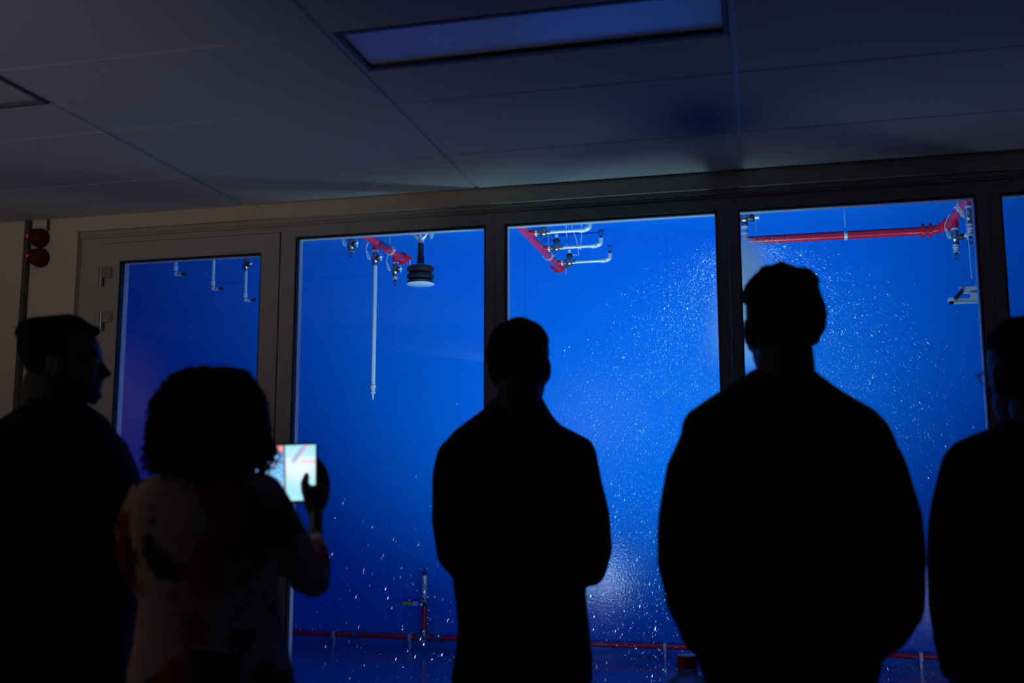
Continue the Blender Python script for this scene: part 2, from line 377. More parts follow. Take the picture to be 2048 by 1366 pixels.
# manifold behind the first window
X = onZ(770, 495, ZP).x
t = thing('sprinkler_manifold', 'red pipe with downward nozzles and one long silver drop, seen through the first window', 'pipework', (X, 6, ZP), 'red manifolds under the cell ceiling')
main_pipe(t, (X, 4.75, ZP), (X, 7.03, ZP)); end_cap(t, (X, 7.03, ZP), (0, 1, 0)); clamp(t, (X, 6.74, ZP), (0, 1, 0)); clamp(t, (X, 5.2, ZP), (0, 1, 0))
drop(t, X, 6.03, ZP-.02, onY(697, 516, 6.03).z)
drop(t, X, 6.46, ZP-.02, onY(744, 792, 6.46).z, pole=.0155)
drop(t, X, 6.86, ZP-.02, onY(792, 572, 6.86).z)
drop(t, X, 5.55, ZP-.02, onY(697, 516, 6.03).z)
# manifold behind the second window with upturned branches
X = onZ(1090, 505, ZP).x
t = thing('sprinkler_manifold', 'red pipe with three sideways silver branches, seen through the second window', 'pipework', (X, 6, ZP), 'red manifolds under the cell ceiling')
main_pipe(t, (X, 4.75, ZP), (X, 7.62, ZP)); end_cap(t, (X, 7.62, ZP), (0, 1, 0)); clamp(t, (X, 7.2, ZP), (0, 1, 0)); clamp(t, (X, 5.3, ZP), (0, 1, 0))
for (py, xv, xe, Y) in ((466, 1084, 1179, None), (497, 1110, 1202, None), (526, 1136, 1220, None)):
    Y = onZ(1066 if py == 466 else (1092 if py == 497 else 1118), py, ZP).y
    a = V((X, Y, ZP)); xs1 = onY(xv-12, py, Y).x; xval = onY(xv, py, Y).x; xel = onY(xe, py, Y).x
    q = N(); tube(q, [a, (xs1, Y, ZP)], .022, 16); build('branch_stub', q, m_red, t)
    build('steel_collar', ring_mesh((xs1+.004, Y, ZP), (1, 0, 0), .008, .014, .018), m_galv, t)
    valve(t, (xval+.012, Y, ZP), (1, 0, 0), (0, 0, 1), .027)
    q = N(); R = .026; pts = [(xval+.05, Y, ZP), (xel-R, Y, ZP)]
    for k in range(1, 7): pts.append((xel-R+R*sin(k*pi/12), Y, ZP+R-R*cos(k*pi/12)))
    pts.append((xel, Y, ZP+.055)); tube(q, pts, .0135, 16)
    lathe2(q, (xel-R-.045, Y, ZP), (1, 0, 0), [(0, .0135), (.002, .019), (.030, .019), (.04, .018)], 16)
    lathe2(q, (xel, Y, ZP+.03), (0, 0, 1), [(0, .014), (.004, .018), (.022, .018), (.024, .013)], 16)
    capsule(q, [(xel-.022, Y, ZP+.008), (xel-.006, Y, ZP+.012), (xel, Y, ZP+.026)], .0185, 14)
    build('branch_pipe', q, m_galv, t)
    q = N(); z = ZP+.055
    tube(q, [(xel, Y, z), (xel, Y, z+.018)], .008, 10)
    for s in (-1, 1): tube(q, [(xel+s*.006, Y, z+.015), (xel+s*.014, Y, z+.03), (xel+s*.014, Y, z+.045), (xel+s*.004, Y, z+.055)], .0025, 6)
    lathe2(q, (xel, Y, z+.055), (0, 0, 1), [(0, .004), (.001, .017), (.004, .017), (.005, .003)], 14); build('sprinkler_tip', q, m_darkmetal, t)
q = N()
for (x0, y0, x1, y1, Y) in ((1126, 440, 1134, 490, 7.0), (1142, 472, 1158, 510, 7.4), (1161, 430, 1161, 500, 6.95)):
    a, c = onY(x0, y0, Y), onY(x1, y1, Y); a.z = LZ; mid = (a+c)/2; q = N(); tube(q, [a, mid+V((.01, 0, 0)), c], .003, 6); build('hanging_cable', q, m_white, t)
q = N(); pts = [onY(1146+10*k/6, 512-3*sin(k*pi/6), 7.45) for k in range(7)]; tube(q, pts, .003, 6)
build('cable_loop', q, m_white, t)
build('pipe_clamp', ring_mesh((onY(1161, 494, 6.98).x, onZ(1092, 497, ZP).y, ZP), (1, 0, 0), .0135, .018, .006), m_galv, t)
# manifold behind the third window: centre run, cross pipe and right run
Xa = onZ(1497, 478, ZP).x-.01; Xb = 1.285; Yc = 7.06
t = thing('sprinkler_manifold', 'red pipe running level across the third window with a spraying nozzle at its left end', 'pipework', (Xa, Yc, ZP), 'red manifolds under the cell ceiling')
main_pipe(t, (Xa, Yc, ZP), (Xb-.12, Yc, ZP)); main_pipe(t, (Xa-.03, 4.75, ZP+.2), (Xa-.03, 6.45, ZP+.2))
clamp(t, (onY(1691, 470, Yc).x, Yc, ZP), (1, 0, 0)); 
q = N(); lathe2(q, (Xb-.17, Yc, ZP), (1, 0, 0), [(0, .032), (.002, .05), (.018, .05), (.02, .032), (.05, .032), (.052, .05), (.068, .05), (.07, .03)], 24); build('flange', q, m_red, t)
zt = onY(1490, 424, 6.35).z
xn = onY(1489, 450, 6.35).x; zn = onY(1489, 474, 6.35).z; zv = onY(1489, 438, 6.35).z
q = N(); tube(q, [(xn, 6.35, zv+.04), (xn, 6.35, ZP+.2)], .018, 16); build('branch_stub', q, m_galv, t)
v = valve(t, (xn, 6.35, zv), (0, 0, -1), V((.95, -.3, 0)), .026)
q = N(); lathe2(q, (xn, 6.35, zv-.045), (0, 0, -1), [(0, .024), (.01, .026), (.012, .02), (.04, .02), (.042, .026), (.055, .026), (.057, .02), (.085, .019), (.09, .012), (zv-.045-zn, .010)], 18); build('reducer', q, m_galv, t)
xq = onY(1512, 440, 6.6).x
q = N(); tube(q, [(xq, 6.6, LZ), (xq, 6.6, onY(1512, 463, 6.6).z)], .008, 10); tube(q, [(xq+.02, 6.6, LZ), (xq+.02, 6.6, onY(1512, 440, 6.6).z)], .005, 10); build('hanger_rod', q, m_galv, t)
t = thing('sprinkler_manifold', 'short red manifold with two hanging nozzles in the top right corner of the third window', 'pipework', (Xb, 6.5, ZP), 'red manifolds under the cell ceiling')
Xb = 1.262; ZB = 2.995; main_pipe(t, (Xb, 4.75, ZB), (Xb, 6.9, ZB)); end_cap(t, (Xb, 6.9, ZB), (0, 1, 0)); 
q = N(); tube(q, [(Xb-.10, Yc, ZP), (Xb-.02, Yc-.03, ZP), (Xb, Yc-.12, ZP), (Xb, 6.8, ZB)], .030, 18); build('elbow_pipe', q, m_red, t)
clamp(t, (Xb, 6.45, ZB), (0, 1, 0))
drop(t, Xb, 6.7, ZB-.03, onY(1914, 520, 6.7).z); drop(t, Xb-.012, 6.2, ZB-.02, onY(1944, 488, 6.2).z)
drop(t, 1.6, 6.2, ZP+.06, onY(2018, 404, 6.2).z)
q = N(); tube(q, [(Xb, 6.0, ZB), (1.6, 6.0, ZB+.06), (1.6, 6.2, ZB+.08)], .022, 16); build('branch_stub', q, m_red, t)
# manifold behind the glazed door: three drops with side nozzles
X = -3.835
t = thing('sprinkler_manifold', 'pipe with three silver drops ending in side elbows, seen through the glazed door', 'pipework', (X, 6.5, 3.15), 'red manifolds under the cell ceiling')
main_pipe(t, (X+.06, 4.75, 3.17), (X+.06, 7.25, 3.17)); end_cap(t, (X+.06, 7.25, 3.17), (0, 1, 0)); clamp(t, (X+.06, 6.8, 3.17), (0, 1, 0))
for (px, py, Y) in ((350, 549, 6.0), (425, 578, 6.5), (490, 601, 7.0)):
    e = onY(px, py, Y); x = e.x; ze = e.z
    q = N(); tube(q, [(x, Y, 3.17), (x, Y, 3.06)], .020, 14); build('branch_stub', q, m_red, t)
    valve(t, (x, Y, 3.01), (0, 0, -1), V((.8, -.6, 0)), .022)
    q = N(); pts = [(x, Y, 2.965), (x, Y, ze+.03)]
    for k in range(1, 7): pts.append((x+.026-.026*cos(k*pi/12), Y-.0, ze+.03-.030*sin(k*pi/12)))
    pts.append((x+.05, Y, ze)); tube(q, pts, .0135, 14)
    lathe2(q, (x, Y, ze+.06), (0, 0, -1), [(0, .014), (.003, .019), (.012, .019), (.014, .016), (.02, .019), (.028, .019), (.035, .017)], 14)
    ell(q, (x+.006, Y, ze+.008), (.02, .019, .02), 12); build('drop_pipe', q, m_galv, t)
    q = N(); lathe2(q, (x+.048, Y, ze), (1, 0, 0), [(0, .010), (.015, .010), (.017, .006), (.03, .005), (.032, .016), (.036, .016), (.038, .003)], 12)
    tube(q, [(x+.06, Y, ze+.006), (x+.075, Y, ze+.015), (x+.085, Y, ze+.002)], .002, 6); build('sprinkler_tip', q, m_darkmetal, t)

# black bellows unit hanging beside the first manifold
Y = 6.35; c = onY(841, 560, Y); k = Y/FPX*1.03/.97; X = c.x
def zz(py): return onY(841, py, Y).z
t = thing('hanging_bellows', 'black stacked-disc damper with pale underside hanging below the cell ceiling', 'damper', (X, Y, zz(560)))
q = N(); w = .093
for (pt, pb) in ((532, 546), (547, 560), (562, 566)):
    z0, z1 = zz(pt), zz(pb); h = z0-z1
    lathe2(q, (X, Y, z0), (0, 0, -1), [(0, .05), (h*.06, w*.82), (h*.25, w*.97), (h*.5, w), (h*.75, w*.97), (h*.94, w*.82), (h, .05)], 40)
tube(q, [(X, Y, zz(532)), (X, Y, zz(566))], .058, 28); build('disc_stack', q, m_black, t)
q = N(); z = zz(566.5); lathe2(q, (X, Y, z), (0, 0, -1), [(0, .06), (.001, w), (.006, w+.002), (.010, w-.003), (.011, .01)], 40); build('bottom_plate', q, m_galv, t)
q = N(); lathe2(q, (X, Y, zz(529.5)), (0, 0, -1), [(0, .02), (.001, .045), (.006, .045), (.007, .02)], 28); build('top_plate', q, m_galv, t)
q = N(); lathe2(q, (X, Y, zz(486)), (0, 0, -1), [(0, .020), (.09, .020), (.092, .0245), (zz(486)-zz(531), .0245)], 24); build('sleeve', q, m_black, t)
q = N(); tube(q, [(X, Y, LZ), (X, Y, zz(486))], .017, 16)
for a in (-.8, 0., .8): tube(q, [(X+.0, Y, zz(482)), (X+.05*sin(a*1.6), Y-.02, zz(470)), (X+.12*sin(a*1.6)-.02, Y-.01, LZ)], [.014, .012, .009], 12)
for k_ in range(5): lathe2(q, (X, Y, zz(487)+.012*k_+.002), (0, 0, 1), [(0, .017), (.002, .023), (.008, .023), (.010, .017)], 20)
build('crumpled_foil_joint', q, mat('foil', (.75, .8, .85), .3, metal=.7, bump=1, bscale=60), t)
c = onY(862, 468, 6.5)
t = tag(build('ceiling_sprinkler', (lambda q: (lathe2(q, (c.x, 6.5, LZ), (0, 0, -1), [(0, .03), (.004, .03), (.006, .012), (LZ-c.z-.05, .012), (LZ-c.z-.045, .024), (LZ-c.z-.02, .026), (LZ-c.z, .022), (LZ-c.z+.03, .014), (LZ-c.z+.035, .003)], 18), q)[1])(N()), m_galv), 'small silver sprinkler head just right of the black disc damper', 'sprinkler')

# hanging metal tray fixture at right
Y = 6.1; a = onY(1897, 604, Y); bq = onY(2014, 600, Y); z1 = onY(1930, 606, Y).z; z2 = onY(1930, 590, Y).z; z3 = onY(1930, 574, Y).z; xm = onY(1919, 590, Y).x
t = thing('hanging_tray_lamp', 'pale metal lamp tray hung on a thin rod at the right of the third window', 'lamp', (a.x, Y, z1))
q = N(); box(q, a.x, bq.x-.02, Y-.03, Y+.03, z1, z1+.010, .002); box(q, a.x, a.x+.028, Y-.03, Y+.03, z1, z1+.032, .002); box(q, a.x+.03, bq.x-.04, Y-.028, Y-.02, z1, z1+.022, .001); build('lower_tray', q, m_galv, t, False)
q = N(); box(q, xm, bq.x, Y-.028, Y+.028, z2+.004, z3, .003); box(q, xm+.05, xm+.11, Y-.034, Y-.028, z1+.01, z2+.01, .002); build('housing', q, m_galv, t, False)
q = N(); tube(q, [(a.x+.03, Y-.03, z1+.02), (xm+.01, Y-.03, z2+.02)], .012, 8); build('bracket', q, m_darkmetal, t)
q = N(); tube(q, [(xm+.07, Y, z3), (xm+.06, Y, LZ)], .0028, 6); build('hanger_rod', q, m_galv, t)

# low red pipe along the far wall with the riser
zlow = .085; yl = 7.93
t = thing('floor_pipe', 'long red pipe low along the far wall with a yellow-handled riser', 'pipework', (-2.4, yl, 0))
q = N(); tube(q, [(-4.6, yl, zlow), (2.6, yl, zlow)], .022, 18); build('main_pipe', q, m_red, t)
xr_ = onY(848, 1283, yl).x
def yz(py): return onY(848, py, yl).z
q = N(); tube(q, [(xr_, yl, zlow), (xr_, yl, yz(1216))], .0225, 16); build('riser_pipe', q, m_red, t)
q = N(); lathe2(q, (xr_-.05, yl, zlow), (1, 0, 0), [(0, .023), (.002, .031), (.018, .031), (.02, .027), (.08, .027), (.082, .031), (.098, .031), (.1, .023)], 18)
lathe2(q, (xr_, yl, zlow), (0, 0, 1), [(0, .026), (.05, .026), (.052, .029), (.062, .029), (.064, .019)], 18); build('tee_joint', q, m_brass, t)
v = valve(t, (xr_, yl, yz(1206)), (0, 0, 1), V((0, -1, 0)), .024)
q = N(); zz_ = yz(1206); xh = onY(805, 1206, yl-.06).x
box(q, xh, xr_-.075, yl-.066, yl-.056, zz_-.013, zz_+.013, .003); build('yellow_handle', q, m_yellow, v, False)['label'] = 'yellow plastic lever'
q = N(); box(q, xr_-.078, xr_-.035, yl-.068, yl-.054, zz_-.017, zz_+.017, .003); build('white_tag', q, m_white, v, False)
q = N(); L = yz(1150)-yz(1195)
lathe2(q, (xr_, yl, yz(1195)), (0, 0, 1), [(0, .025), (.006, .021), (L*.5, .021), (L*.52, .024), (L*.60, .024), (L*.62, .020), (L*.74, .020), (L*.76, .027), (L*.97, .024), (L, .012)], 18); build('upper_pipe', q, m_galv, t)
q = N(); lathe2(q, (xr_, yl, yz(1150)), (0, 0, 1), [(0, .010), (.02, .012), (.04, .004), (.055, .003)], 12); build('nozzle', q, m_darkmetal, t)
for px in (668, 710, 820, 876, 1330, 1840):
    x = onY(px, 1284, yl).x
    if px in (710, 876): build('union_joint', (lambda q: (lathe2(q, (x-.03, yl, zlow), (1, 0, 0), [(0, .024), (.002, .03), (.02, .03), (.022, .026), (.04, .026), (.042, .030), (.06, .030), (.061, .023)], 18), q)[1])(N()), m_brass, t)
    else:
        q = N(); box(q, x-.012, x+.012, yl-.03, LY1, zlow-.03, zlow+.03, .003); box(q, x-.008, x+.008, yl-.01, yl+.01, 0, zlow-.02); build('pipe_bracket', q, m_galv, t, False)

# floodlights on the cell floor, aimed up across the cell (hidden below the picture)
def flood(x, y, z, aim, power, label, spot=150, blend=.9, col=(.86, .93, 1)):
    t = thing('floodlight', label, 'floodlight', (x, y, 0), 'floodlights on the cell floor')
    d_ = (V(aim)-V((x, y, z))).normalized(); Rm = d_.to_track_quat('Y', 'Z').to_matrix()
    q = N(); box(q, -.12, .12, -.07, 0, -.08, .08, .01)
    for i in range(7): box(q, -.11, .11, -.10, -.07, -.07+i*.022, -.064+i*.022)
    for vv in q.verts: vv.co = V((x, y, z))+Rm @ vv.co
    build('housing', q, m_darkmetal, t, False)
    q = N(); box(q, -.1, .1, .001, .004, -.06, .06)
    for vv in q.verts: vv.co = V((x, y, z))+Rm @ vv.co
    build('lens', q, m_lens, t, False)
    q = N(); tube(q, [(x-.135, y, z), (x-.135, y, .01), (x+.135, y, .01), (x+.135, y, z)], .007, 8); build('bracket', q, m_darkmetal, t)
    l = bpy.data.lights.new('flood', 'SPOT'); l.energy = power; l.spot_size = radians(spot); l.spot_blend = blend; l.shadow_soft_size = .06; l.color = col
    lo = bpy.data.objects.new('flood', l); C.objects.link(lo); lo.location = V((x, y, z))+d_*.07; lo.rotation_euler = d_.to_track_quat('-Z', 'Y').to_euler(); lo.parent = t; lo.matrix_parent_inverse = Matrix.Translation(t.location).inverted()
LC = (.42, .76, 1)
flood(-1.70, 4.86, .20, (-1.35, 7.3, 3.4), 160, 'black floodlight standing on the cell floor behind the first window', 110, 1, LC)
flood(-.06, 4.86, .20, (-1.0, 7.1, 3.4), 410, 'black floodlight standing on the cell floor behind the third window', 110, 1, (.42, .88, 1))
flood(1.57, 4.86, .20, (1.3, 7.3, 3.4), 22, 'black floodlight standing on the cell floor behind the fourth window', 110, 1, LC)

# ------------------------------------------------------------ water spray
NZ = V((xn, 6.35, zn-.01))
q = N(); rnd = random.Random(3)
def dropmesh(q, p, d_, L, w):
    d_ = d_.normalized(); x, y = frame_axes(d_)
    a = q.verts.new(p+d_*L*.5); e = q.verts.new(p-d_*L*.5)
    r_ = [q.verts.new(p+d_*L*.12+(x*cos(k*pi/2)+y*sin(k*pi/2))*w) for k in range(4)]
    for k in range(4): q.faces.new((a, r_[k], r_[(k+1) % 4])); q.faces.new((e, r_[(k+1) % 4], r_[k]))
n = 0; tries = 0
while n < 30000 and tries < 400000:
    tries += 1
    ang = rnd.uniform(0, 2*pi); sp = 4.3*math.sqrt(rnd.random())*rnd.uniform(.45, 1); vz = -rnd.uniform(.0, 2.2)
    tt = rnd.uniform(.04, .80); v0 = V((cos(ang)*sp, sin(ang)*sp, vz))
    p = NZ+v0*tt+V((0, 0, -4.9*tt*tt)); vel = v0+V((0, 0, -9.8*tt))
    if not (4.62 < p.y < 7.9 and .02 < p.z < 3.2): continue
    big = rnd.random()
    if big > .985: w, L = .0026, .020
    elif big > .90: w, L = .0016, .014
    else: w, L = .0007, .009
    dropmesh(q, p, vel, L*rnd.uniform(.5, 1.3), w*rnd.uniform(.7, 1.2)); n += 1
for k_ in range(1500):
    ang = rnd.uniform(0, 2*pi); rad_ = rnd.uniform(1.3, 3.1); z_ = rnd.uniform(.02, 1.5)*rnd.uniform(.3, 1)
    p = V((NZ.x+rad_*cos(ang), NZ.y+rad_*sin(ang), z_))
    if 4.62 < p.y < 7.9: dropmesh(q, p, V((cos(ang)*2.4, sin(ang)*2.4, -6.5)), rnd.uniform(.012, .026), rnd.uniform(.0012, .0028))
tag(build('water_droplets', q, m_water, None, False), 'falling water droplets filling the blue spray cell', 'water', None, 'stuff')
def mistmat(name, amp, r0, slope, rmax, fade, floor_, col_):
    """scatter density falling off smoothly from the spray axis and with depth below the nozzle"""
    M = bpy.data.materials.new(name); M.use_nodes = True; nt = M.node_tree
    for n_ in list(nt.nodes): nt.nodes.remove(n_)
    o = nt.nodes.new('ShaderNodeOutputMaterial'); sct = nt.nodes.new('ShaderNodeVolumeScatter')
    sct.inputs['Color'].default_value = col_; sct.inputs['Anisotropy'].default_value = .1
    g_ = nt.nodes.new('ShaderNodeNewGeometry'); sx = nt.nodes.new('ShaderNodeSeparateXYZ'); nt.links.new(g_.outputs['Position'], sx.inputs[0])
    def mt(op, a, b_=None):
        n_ = nt.nodes.new('ShaderNodeMath'); n_.operation = op
        for i_, v_ in enumerate((a, b_)):
            if v_ is None: continue
            if isinstance(v_, (int, float)): n_.inputs[i_].default_value = v_
            else: nt.links.new(v_, n_.inputs[i_])
        return n_.outputs[0]
    dx = mt('SUBTRACT', sx.outputs['X'], NZ.x); dy = mt('SUBTRACT', sx.outputs['Y'], NZ.y); dz = mt('SUBTRACT', NZ.z, sx.outputs['Z'])
    rho = mt('SQRT', mt('ADD', mt('MULTIPLY', dx, dx), mt('MULTIPLY', dy, dy)))
    Rz = mt('MINIMUM', mt('ADD', mt('MULTIPLY', mt('SQRT', mt('MAXIMUM', dz, 0)), slope), r0), rmax)
    k = mt('MAXIMUM', mt('SUBTRACT', 1, mt('DIVIDE', rho, Rz)), 0)
    f_ = mt('MAXIMUM', mt('SUBTRACT', 1, mt('DIVIDE', dz, fade)), floor_)
    nt.links.new(mt('MULTIPLY', mt('MULTIPLY', mt('MULTIPLY', k, k), f_), amp), sct.inputs['Density'])
    nt.links.new(sct.outputs[0], o.inputs['Volume']); return M
def cone(name, prof, mm, label):
    q = N(); lathe2(q, NZ, (0, 0, -1), prof, 40); o = tag(build(name, q, mm), label, 'mist', None, 'stuff'); return o
cone('spray_plume', [(0, .03), (.03, .10), (.10, .17), (.25, .22), (.45, .29), (.8, .34), (.85, .2)], mistmat('plume_volume', 22.0, .05, .36, .34, .85, 0, (.75, .93, 1, 1)), 'bright white spray plume below the nozzle left of the tallest person')
cone('spray_mist', [(.0, .1), (.06, .45), (.2, .75), (.45, 1.1), (1.0, 1.55), (1.8, 1.6), (2.85, 1.6)], mistmat('mist_volume', .12, .1, 1.6, 1.6, 1.5, 0, (.35, .9, 1, 1)), 'wide pale mist of fine water around the plume')

# ------------------------------------------------------------ people
def fuse(name, bm, m_, parent, voxel=.009, smooth=6, disp=0, dscale=7, seed=0):
    bmesh.ops.recalc_face_normals(bm, faces=bm.faces[:])
    me = bpy.data.meshes.new('tmp'); bm.to_mesh(me); bm.free()
    o = bpy.data.objects.new('tmp', me); C.objects.link(o)
    r = o.modifiers.new('r', 'REMESH'); r.mode = 'VOXEL'; r.voxel_size = voxel
    s = o.modifiers.new('s', 'SMOOTH'); s.iterations = smooth; s.factor = .5
    dg = bpy.context.evaluated_depsgraph_get(); me2 = bpy.data.meshes.new_from_object(o.evaluated_get(dg))
    bpy.data.objects.remove(o)
    me2.name = name
    if disp:
        off = V((seed*13.7, seed*7.1, seed))
        nn = [v.normal.copy() for v in me2.vertices]
        for v, nr in zip(me2.vertices, nn):
            p = v.co*dscale; p.z *= .7
            v.co += nr*(noise.noise(p+off)*disp+noise.noise(p*2.7+off)*disp*.4)
    me2.polygons.foreach_set('use_smooth', [True]*len(me2.polygons))
    me2.materials.clear()
    for k in (m_ if isinstance(m_, (list, tuple)) else [m_]): me2.materials.append(k)
    o = bpy.data.objects.new(name, me2); C.objects.link(o)
    o.parent = parent; o.matrix_parent_inverse = Matrix.Translation(parent.location).inverted()
    return o
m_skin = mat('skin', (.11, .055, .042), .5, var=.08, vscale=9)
m_hair = mat('black_hair', (.005, .004, .0035), .8, spec=.12, bump=.6, bscale=90)
m_hairb = mat('dark_brown_hair', (.008, .006, .005), .8, spec=.12, bump=.6, bscale=90)
m_eye = mat('eye', (.16, .15, .14), .3)

def superring(c, rx, ryf, ryb, n, X, Yv, p=2.25):
    out = []
    for k in range(n):
        a = 2*pi*k/n; ca, sa = cos(a), sin(a)
        s = (abs(ca)**p+abs(sa)**p)**(-1/p)
        out.append(c+X*rx*ca*s+Yv*(ryf if sa > 0 else ryb)*sa*s)
    return out
def loft(bm, rings):
    R = [[bm.verts.new(p) for p in r] for r in rings]; n = len(R[0])
    for a, b_ in zip(R, R[1:]):
        for k in range(n): bm.faces.new((a[k], a[(k+1) % n], b_[(k+1) % n], b_[k]))
    bm.faces.new(R[0][::-1]); bm.faces.new(R[-1])

HEAD = [(-.004, .014, .072, -.040), (.004, .028, .086, -.022), (.022, .044, .094, .0), (.045, .056, .091, -.035), (.07, .063, .088, -.066), (.10, .070, .088, -.085), (.13, .075, .089, -.097),
        (.155, .077, .092, -.101), (.18, .0755, .086, -.099), (.205, .066, .066, -.086), (.222, .050, .042, -.062), (.232, .028, .02, -.035), (.236, .008, .002, -.01)]
class Person:
    def __init__(s, label, dist, px, face=None):
        s.d = dist; base = onD(px, 958, dist); s.root = thing('person', label, 'person', (base.x, base.y, 0))
        s.X, s.F = RH.copy(), FH.copy(); s.mpp = dist/FPX*1.0
        s.head_dir = s.F if face is None else face
    def pt(s, px, py, dd=0): return onD(px, py, s.d+dd)
    def rows(s, R, n=36, shrink=0, p=2.25):
        """R: (py, xl, xr, front, back[, dd])"""
        out = []
        for r in R:
            dd = r[5] if len(r) > 5 else 0
            a, c = s.pt(r[1], r[0], dd), s.pt(r[2], r[0], dd); m_ = (a+c)/2; hw = (c-a).length/2-shrink
            m_.z = s.pt((r[1]+r[2])/2, r[0], dd).z
            out.append(superring(m_, max(hw, .01), max(r[3]-shrink, .01), max(r[4]-shrink, .01), n, s.X, s.F, p))
        return out
    def headbm(s, chin, sc=1.0, wsc=1.0, tilt=0, neck=None, ears=True, nr=.056, dsc=1.0, esc=1.0):
        """chin: world point of chin base centre (under skull centre)"""
        F = s.head_dir.normalized(); X = F.cross(V((0, 0, 1))).normalized(); Z = V((0, 0, 1))
        if tilt: q_ = Matrix.Rotation(tilt, 3, X); F = q_ @ F; Z = q_ @ Z
        s.hf = (V(chin), X, F, Z, sc, wsc); s.dsc = dsc
        def L(x, y, z): return V(chin)+X*x*sc*wsc+F*y*sc*dsc+Z*z*sc
        s.L = L; bm = N(); rr = []
        for (z, w, f, b_) in HEAD:
            cy = (f+b_)/2; rr.append(superring(L(0, cy, z), w*sc*wsc, (f-cy)*sc*dsc, (cy-b_)*sc*dsc, 28, X, F, 2.15))
        loft(bm, rr)
        # nose, brow, lips, chin, cheeks
        capsule(bm, [L(0, .088, .128), L(0, .100, .105), L(0, .111, .084)], [.007*sc, .009*sc, .012*sc], 12)
        ell(bm, L(.011, .099, .080), (.009*sc,)*3, 10); ell(bm, L(-.011, .099, .080), (.009*sc,)*3, 10)
        capsule(bm, [L(-.038, .080, .142), L(0, .090, .140), L(.038, .080, .142)], .009*sc, 10)
        capsule(bm, [L(-.020, .090, .058), L(0, .097, .060), L(.020, .090, .058)], .0065*sc, 10)
        capsule(bm, [L(-.018, .089, .048), L(0, .095, .047), L(.018, .089, .048)], .0075*sc, 10)
        ell(bm, L(0, .086, .018), (.020*sc, .016*sc, .016*sc), 12)
        for e in (-1, 1): ell(bm, L(e*.042, .066, .085), (.022*sc, .02*sc, .022*sc), 12)
        if ears:
            for e in (-1, 1):
                Rm = Matrix((X, F, Z)).transposed()
                ell(bm, L(e*(.079-.004*(1-esc)/.3), -.008, .105), (.010*sc*esc, .018*sc*esc, .032*sc*esc), 14, Rm); ell(bm, L(e*.075, .0, .085), (.007*sc, .010*sc, .016*sc), 10, Rm)
        return bm
    def eyes(s):
        L = s.L; sc = s.hf[4]
        for e in (-1, 1):
            q = N(); ell(q, L(e*.031, .077, .118), (.0125*sc,)*3, 14); build('eye', q, m_eye, s.root)
    def hair(s, thick=.012, nape=.045, fringe=.165, m_=None, bumpy=.004, extra=None, side=.0):
        chin, X, F, Z, sc, wsc = s.hf; L = s.L; bm = N(); rr = []
        for (z, w, f, b_) in [(.055, .060, .0, -.055)]+[h for h in HEAD if h[0] >= .07]+[(.240, .02, .01, -.02)]:
            k = min(1, max(0, (z-nape)/.06)); fr = f if z > fringe else (-.018 if z < .12 else -.018+(z-.12)/(fringe-.12+.001)*.03+.0)
            f2 = fr+(thick if z > fringe else 0); b2 = b_-thick*k; w2 = w+(thick*.55+side)*(k if z > .09 else .1)
            zz_ = z+(thick*max(0, (z-.14)/.09))
            cy = (f2+b2)/2; rr.append(superring(L(0, cy, zz_), w2*sc*wsc, max((f2-cy), .012)*sc*s.dsc, max((cy-b2), .012)*sc*s.dsc, 32, X, F, 2.2))
        loft(bm, rr)
        if extra: extra(bm, L)
        return fuse('hair', bm, m_ or m_hair, s.root, .007, 4, bumpy, 32, seed=int(s.d*10))
def hand(bm, wrist, fwd, palmn, side, s=1.0, curl=.5, thumb_up=.5, spread=.0):
    """hand from wrist along fwd; palmn = palm normal (fingers curl towards it); side = direction of the thumb"""
    fwd, palmn, side = V(fwd).normalized(), V(palmn).normalized(), V(side).normalized()
    def P(a, b_, c): return V(wrist)+fwd*a*s+side*b_*s+palmn*c*s
    # palm: rows of flattened capsules
    for i, off in enumerate((-.030, -.010, .010, .030)):
        capsule(bm, [P(.004, off*.55, 0), P(.045, off*.9, .001), P(.088, off, 0)], [.014*s, .0155*s, .0115*s], 10)
    lens = ((-.031, .058, .0078), (-.011, .074, .0085), (.010, .080, .009), (.030, .072, .0088))
    for off, ln, r_ in lens:
        a0 = P(.090, off, 0); pts = [a0]; ang = 0; seg = (.45, .30, .25)
        for k, sg in enumerate(seg):
            ang += curl*(.7, 1.0, .7)[k]
            pts.append(pts[-1]+(fwd*cos(ang)+palmn*sin(ang)+side*spread*off*4)*ln*sg*s)
        capsule(bm, pts, [r_*s*1.05, r_*s, r_*s*.92, r_*s*.8], 10)
    t0 = P(.022, .030, .006); t1 = P(.048, .052, .014+.01*thumb_up); t2 = t1+(fwd*.75+side*.35*(1-thumb_up)+palmn*.55*thumb_up).normalized()*.032*s; t3 = t2+(fwd*.9+palmn*.35*thumb_up).normalized()*.026*s
    capsule(bm, [t0, t1, t2, t3], [.015*s, .0125*s, .0105*s, .0085*s], 10)

